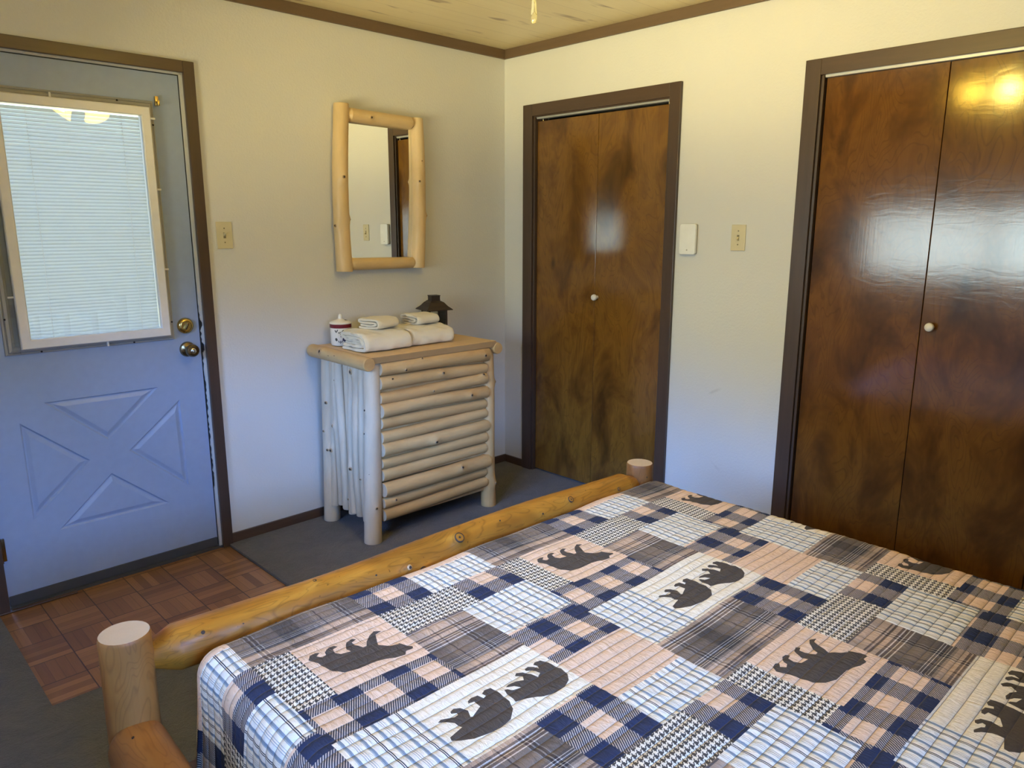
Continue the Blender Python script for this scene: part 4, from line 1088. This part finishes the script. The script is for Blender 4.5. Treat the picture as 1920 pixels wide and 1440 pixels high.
log('headboard_rail', BL(4, 213, .42), BL(171, 213, .42), .05, .05, M_PINE, bed, 109, .3, [], taper=(.05, .05), M2=M_PINE)
for i in range(7):
    u = 22 + i * 22; log('headboard_spindle', BL(u, 213, .44), BL(u, 213, .77), .025, .025, M_PINE, bed, 110 + i, .3, [], seg=14)
boxes('slat_platform', [(BL(4, 8, .27), BL(172, 205, .285))], M_POST, bed)

# quilt coordinates: s across, t towards the head, in cm, measured on the bed top
PH = radians(1.35)
QA = (BU * cos(PH) + (-BV) * sin(PH)); QB = (BV * cos(PH) + BU * sin(PH))
Q0 = B(17.4, 23.9, 0)
S0, S1, T0, T1 = -1.0, 156.2, -11.3, 176.0
ZT = .556; RR = 6.0
def qpos(s, t, lift=0.0):
    cs = min(max(s, S0), S1); ct = min(max(t, T0), T1)
    dx, dy = s - cs, t - ct; d = math.hypot(dx, dy)
    n = (dx / d, dy / d) if d > 1e-9 else (0, 0)
    arc = RR * pi / 2
    if d < arc:
        th = d / RR; o_ = RR * sin(th); dn = RR * (1 - cos(th))
    else:
        x = d - arc
        ang = math.atan2(dy, dx); al = (ct if abs(dx) > abs(dy) else cs) + ang * 9
        wav = (1.1 * sin(al * .16 + 1.0) + .6 * sin(al * .31 + 2.2)) * min(1, x / 26)
        o_ = RR + .055 * x + wav * .8; dn = RR + x
        if n[1] < -.5: o_ = RR + .2 - .02 * x         # foot side stays tucked inside the rail
    puff = abs(sin(pi * (t - STITCH0) / STITCH)) ** .6 * .22 - .15
    wr = .18 * sin(s * .11 + t * .05) + .12 * sin(s * .23 - t * .17 + 1) + .08 * sin(t * .4 + s * .07)
    if d < arc: th = d / RR
    else: th = pi / 2
    nz_ = cos(th); nh = sin(th)
    h = puff + wr + lift
    P_ = Q0 + QA * ((cs + n[0] * (o_ + nh * h)) / 100) + QB * ((ct + n[1] * (o_ + nh * h)) / 100)
    P_.z = ZT - dn / 100 + nz_ * h / 100
    return P_
mt = empty('mattress', B(95, 105, .285), label='white mattress on the log bed under the quilt', cat='mattress')
def mattress():
    bm = bmesh.new(); c = Vector(mt.location)
    def ring(ins, z):
        pts = []
        x0, x1, y0, y1 = S0 - RR + 1.2 + ins, S1 + RR - 1.2 - ins, T0 - RR + 1.4 + ins, T1 + RR - ins; r = 6.5
        for cx, cy, a0 in ((x1 - r, y1 - r, 0), (x0 + r, y1 - r, 90), (x0 + r, y0 + r, 180), (x1 - r, y0 + r, 270)):
            for i in range(7):
                a = radians(a0 + 15 * i); s = cx + r * cos(a); t_ = cy + r * sin(a)
                P_ = Q0 + QA * (s / 100) + QB * (t_ / 100); pts.append(bm.verts.new((P_.x - c.x, P_.y - c.y, z - c.z)))
        return pts
    rs = [ring(5, .286), ring(1, .292), ring(0, .31), ring(0, .50), ring(2, .525), ring(6, .538)]
    for a, b in zip(rs, rs[1:]):
        for i in range(len(a)): bm.faces.new((a[i], a[(i + 1) % len(a)], b[(i + 1) % len(a)], b[i]))
    bm.faces.new(rs[0]); bm.faces.new(rs[-1])
    return from_bm('mattress_body', bm, M_SHEET, mt, smooth=True)
mattress()

PU, PV = 69.0, 69.6
# one printed repeat of the patchwork: kind, s0, s1, t0, t1, pattern phase (s, t)
PATCH = [('hound', 0, 8.5, 0, 20, 0, 0), ('peach', 8.5, 31, 0, 20.5, 0, 0), ('hound', 31, 53.7, 0, 11.3, 0, 0), ('ging', 53.7, 69, 0, 11.3, 53.1, 5.6),
         ('ging', 0, 8.5, 20, 32.7, 6.9, 17.4), ('ging', 8.5, 31, 20.5, 32.7, 6.9, 17.4),
         ('plaid', 31, 47.6, 11.3, 32.7, 34.8, 17.6), ('stripe', 47.6, 69, 11.3, 27.4, 52.1, 0), ('ging', 47.6, 69, 27.4, 32.7, 53.0, 28.1), ('ging', 47.6, 69, 32.7, 42.7, 53.0, 28.1),
         ('stripe', 0, 16, 32.7, 52.6, -.8, 0), ('cream', 16, 47.6, 32.7, 52.6, 0, 0), ('peach', 47.6, 69, 42.7, 58.8, 0, 0),
         ('plaid', 0, 31, 52.6, 69.6, -3, 53.6), ('ging', 31, 47.6, 52.6, 69.6, 30.8, 53.1), ('stripe', 47.6, 69, 58.8, 69.6, 51.0, 0)]
BEAR1 = [(77.9, 75.8), (78.9, 74.5), (80.3, 74.3), (81.1, 74.8), (79.9, 75.6), (80.7, 76.6), (81.8, 76.2), (82.0, 75.4), (82.6, 74.8), (83.6, 74.2), (84.8, 74.3), (85.3, 75.1), (83.9, 75.4), (83.6, 76.8), (84.3, 78.1), (86.5, 78.5), (86.2, 77.2), (87.0, 75.6), (87.6, 74.9), (89.3, 74.4), (89.9, 75.2), (88.5, 75.6), (88.5, 76.8), (89.4, 78.8), (90.3, 78.8), (91.2, 77.4), (92.9, 75.8), (94.6, 75.0), (96.1, 75.9), (94.3, 76.2), (93.3, 78.2), (92.3, 80.3), (94.0, 82.3), (95.7, 83.1), (96.1, 82.9), (96.5, 84.0), (97.6, 85.9), (97.2, 86.6), (95.4, 86.5), (94.6, 87.4), (93.6, 87.3), (92.2, 87.1), (90.4, 86.3), (88.5, 85.8), (83.9, 85.7), (81.2, 84.7), (79.6, 82.8), (79.2, 80.5), (78.9, 78.2)]
BEAR1 = [(a - 68.0, b - 69.8) for a, b in BEAR1]
BEARA = [(16.6, 45.9), (16.9, 45.1), (18.6, 44.7), (20.4, 44.3), (20.2, 42.4), (19.2, 41.0), (18.0, 40.1), (18.9, 39.8), (20.7, 40.5), (21.3, 41.0), (22.2, 40.9), (22.4, 40.3), (21.4, 39.8), (21.6, 39.3), (22.6, 39.0), (23.7, 39.7), (24.3, 41.3), (23.5, 43.0), (23.9, 43.2), (26.7, 42.1), (26.9, 40.1), (25.7, 39.8), (26.0, 39.2), (27.1, 38.9), (28.5, 39.2), (29.0, 40.5), (29.7, 40.3), (29.5, 39.4), (30.6, 38.9), (31.9, 39.2), (32.2, 41.0), (31.9, 43.0), (31.7, 45.0), (30.7, 47.1), (28.5, 48.8), (25.5, 49.2), (22.5, 48.8), (19.9, 48.3), (17.9, 47.2)]
BEARB = [(33.4, 41.7), (34.0, 42.0), (34.5, 42.9), (36.5, 43.4), (35.7, 42.3), (34.2, 41.3), (35.2, 40.9), (37.0, 41.2), (38.4, 42.1), (39.3, 40.9), (38.2, 39.7), (39.1, 39.1), (40.3, 39.9), (41.0, 41.6), (41.4, 43.2), (42.6, 42.6), (42.2, 40.6), (41.1, 39.9), (41.4, 39.3), (42.4, 39.2), (43.3, 40.0), (43.6, 41.3), (44.2, 40.3), (43.7, 39.5), (44.6, 39.0), (45.9, 39.4), (46.6, 40.9), (46.6, 42.2), (46.9, 44.5), (46.5, 46.7), (45.1, 48.3), (43.0, 49.2), (40.3, 49.3), (37.5, 48.5), (34.6, 46.7), (33.3, 46.1), (32.5, 45.9), (32.7, 45.0), (32.9, 43.0)]
def inpoly(x, y, poly):
    c = False; j = len(poly) - 1
    for i in range(len(poly)):
        xi, yi = poly[i]; xj, yj = poly[j]
        if (yi > y) != (yj > y) and x < (xj - xi) * (y - yi) / (yj - yi) + xi: c = not c
        j = i
    return c
def quilt():
    QS0, QS1, QT0, QT1 = S0 - 43, S1 + 43, T0 - 30, T1 + 6
    V, E = [], []
    idx = {}
    def vid(x, y):
        k = (round(x, 3), round(y, 3))
        if k not in idx: idx[k] = len(V); V.append(Vector(k))
        return idx[k]
    def seg(x0, y0, x1, y1, step=1.4):
        x0, x1 = (min(max(x, QS0), QS1) for x in (x0, x1)); y0, y1 = (min(max(y, QT0), QT1) for y in (y0, y1))
        L = math.hypot(x1 - x0, y1 - y0)
        if L < 1e-6: return
        n = max(1, int(L / step)); prev = vid(x0, y0)
        for i in range(1, n + 1):
            c = vid(x0 + (x1 - x0) * i / n, y0 + (y1 - y0) * i / n)
            if c != prev: E.append((prev, c))
            prev = c
    # patch borders and bears, tile by tile
    for a in range(-1, 4):
        for b in range(-1, 4):
            ox, oy = a * PU, b * PV
            if ox + PU < QS0 or ox > QS1 or oy + PV < QT0 or oy > QT1: continue
            for k, s0, s1, t0, t1, _, _ in PATCH:
                if ox + s1 < QS0 or ox + s0 > QS1 or oy + t1 < QT0 or oy + t0 > QT1: continue
                seg(ox + s0, oy + t0, ox + s1, oy + t0); seg(ox + s0, oy + t0, ox + s0, oy + t1)
            for poly in (BEAR1, BEARA, BEARB):
                pts = [(x + ox, y + oy) for x, y in poly]
                if all(QS0 < x < QS1 and QT0 < y < QT1 for x, y in pts):
                    for p, q in zip(pts, pts[1:] + pts[:1]): seg(p[0], p[1], q[0], q[1], .9)
    seg(QS0, QT0, QS1, QT0); seg(QS1, QT0, QS1, QT1); seg(QS1, QT1, QS0, QT1); seg(QS0, QT1, QS0, QT0)
    t = QT0 + .35; r = 0
    while t < QT1 - .3:
        s = QS0 + .4 + (r % 2) * 1.2
        while s < QS1 - .3:
            V.append(Vector((s, t)))
            flat = S0 + 1 < s < S1 - 1
            s += 2.6 if flat else 1.3
        t += STITCH / 4; r += 1
    vo, eo, fo, _, _, _ = delaunay_2d_cdt(V, E, [], 0, 1e-4)
    me = bpy.data.meshes.new('quilt')
    me.from_pydata([qpos(v.x, v.y) for v in vo], [], [tuple(f) for f in fo])
    for k in QN: me.materials.append(QM[k])
    u1 = me.uv_layers.new(name='quilt'); u2 = me.uv_layers.new(name='patch')
    mi_, d1, d2_ = [], [], []
    for p, f in zip(me.polygons, fo):
        cx = sum(vo[i].x for i in f) / len(f); cy = sum(vo[i].y for i in f) / len(f)
        a = floor(cx / PU); b = floor(cy / PV); x = cx - a * PU; y = cy - b * PV
        kind = 'peach'; ps = pt = 0
        for k, s0, s1, t0, t1, p_, q_ in PATCH:
            if s0 <= x <= s1 and t0 <= y <= t1: kind = k; ps = p_; pt = q_; break
        if kind in ('peach', 'cream') and any(inpoly(x, y, P_) for P_ in (BEAR1, BEARA, BEARB)): kind = 'bear'
        mi_.append(QN.index(kind))
        for i in p.vertices:
            v = vo[i]; d1 += [v.x, v.y]; d2_ += [v.x - a * PU - ps, v.y - b * PV - pt]
    me.polygons.foreach_set('material_index', mi_)
    u1.data.foreach_set('uv', d1); u2.data.foreach_set('uv', d2_)
    me.polygons.foreach_set('use_smooth', [True] * len(me.polygons))
    me.update()
    o = new_obj('quilt', me, label='patchwork bear quilt of navy checks, houndstooth, plaid and stripes spread over the bed', cat='quilt')
    # face the cloth upwards and give it body
    if me.polygons[len(me.polygons) // 2].normal.z < 0: me.flip_normals()
    sd = o.modifiers.new('thickness', 'SOLIDIFY'); sd.thickness = .006; sd.offset = -1
    return o
quilt()
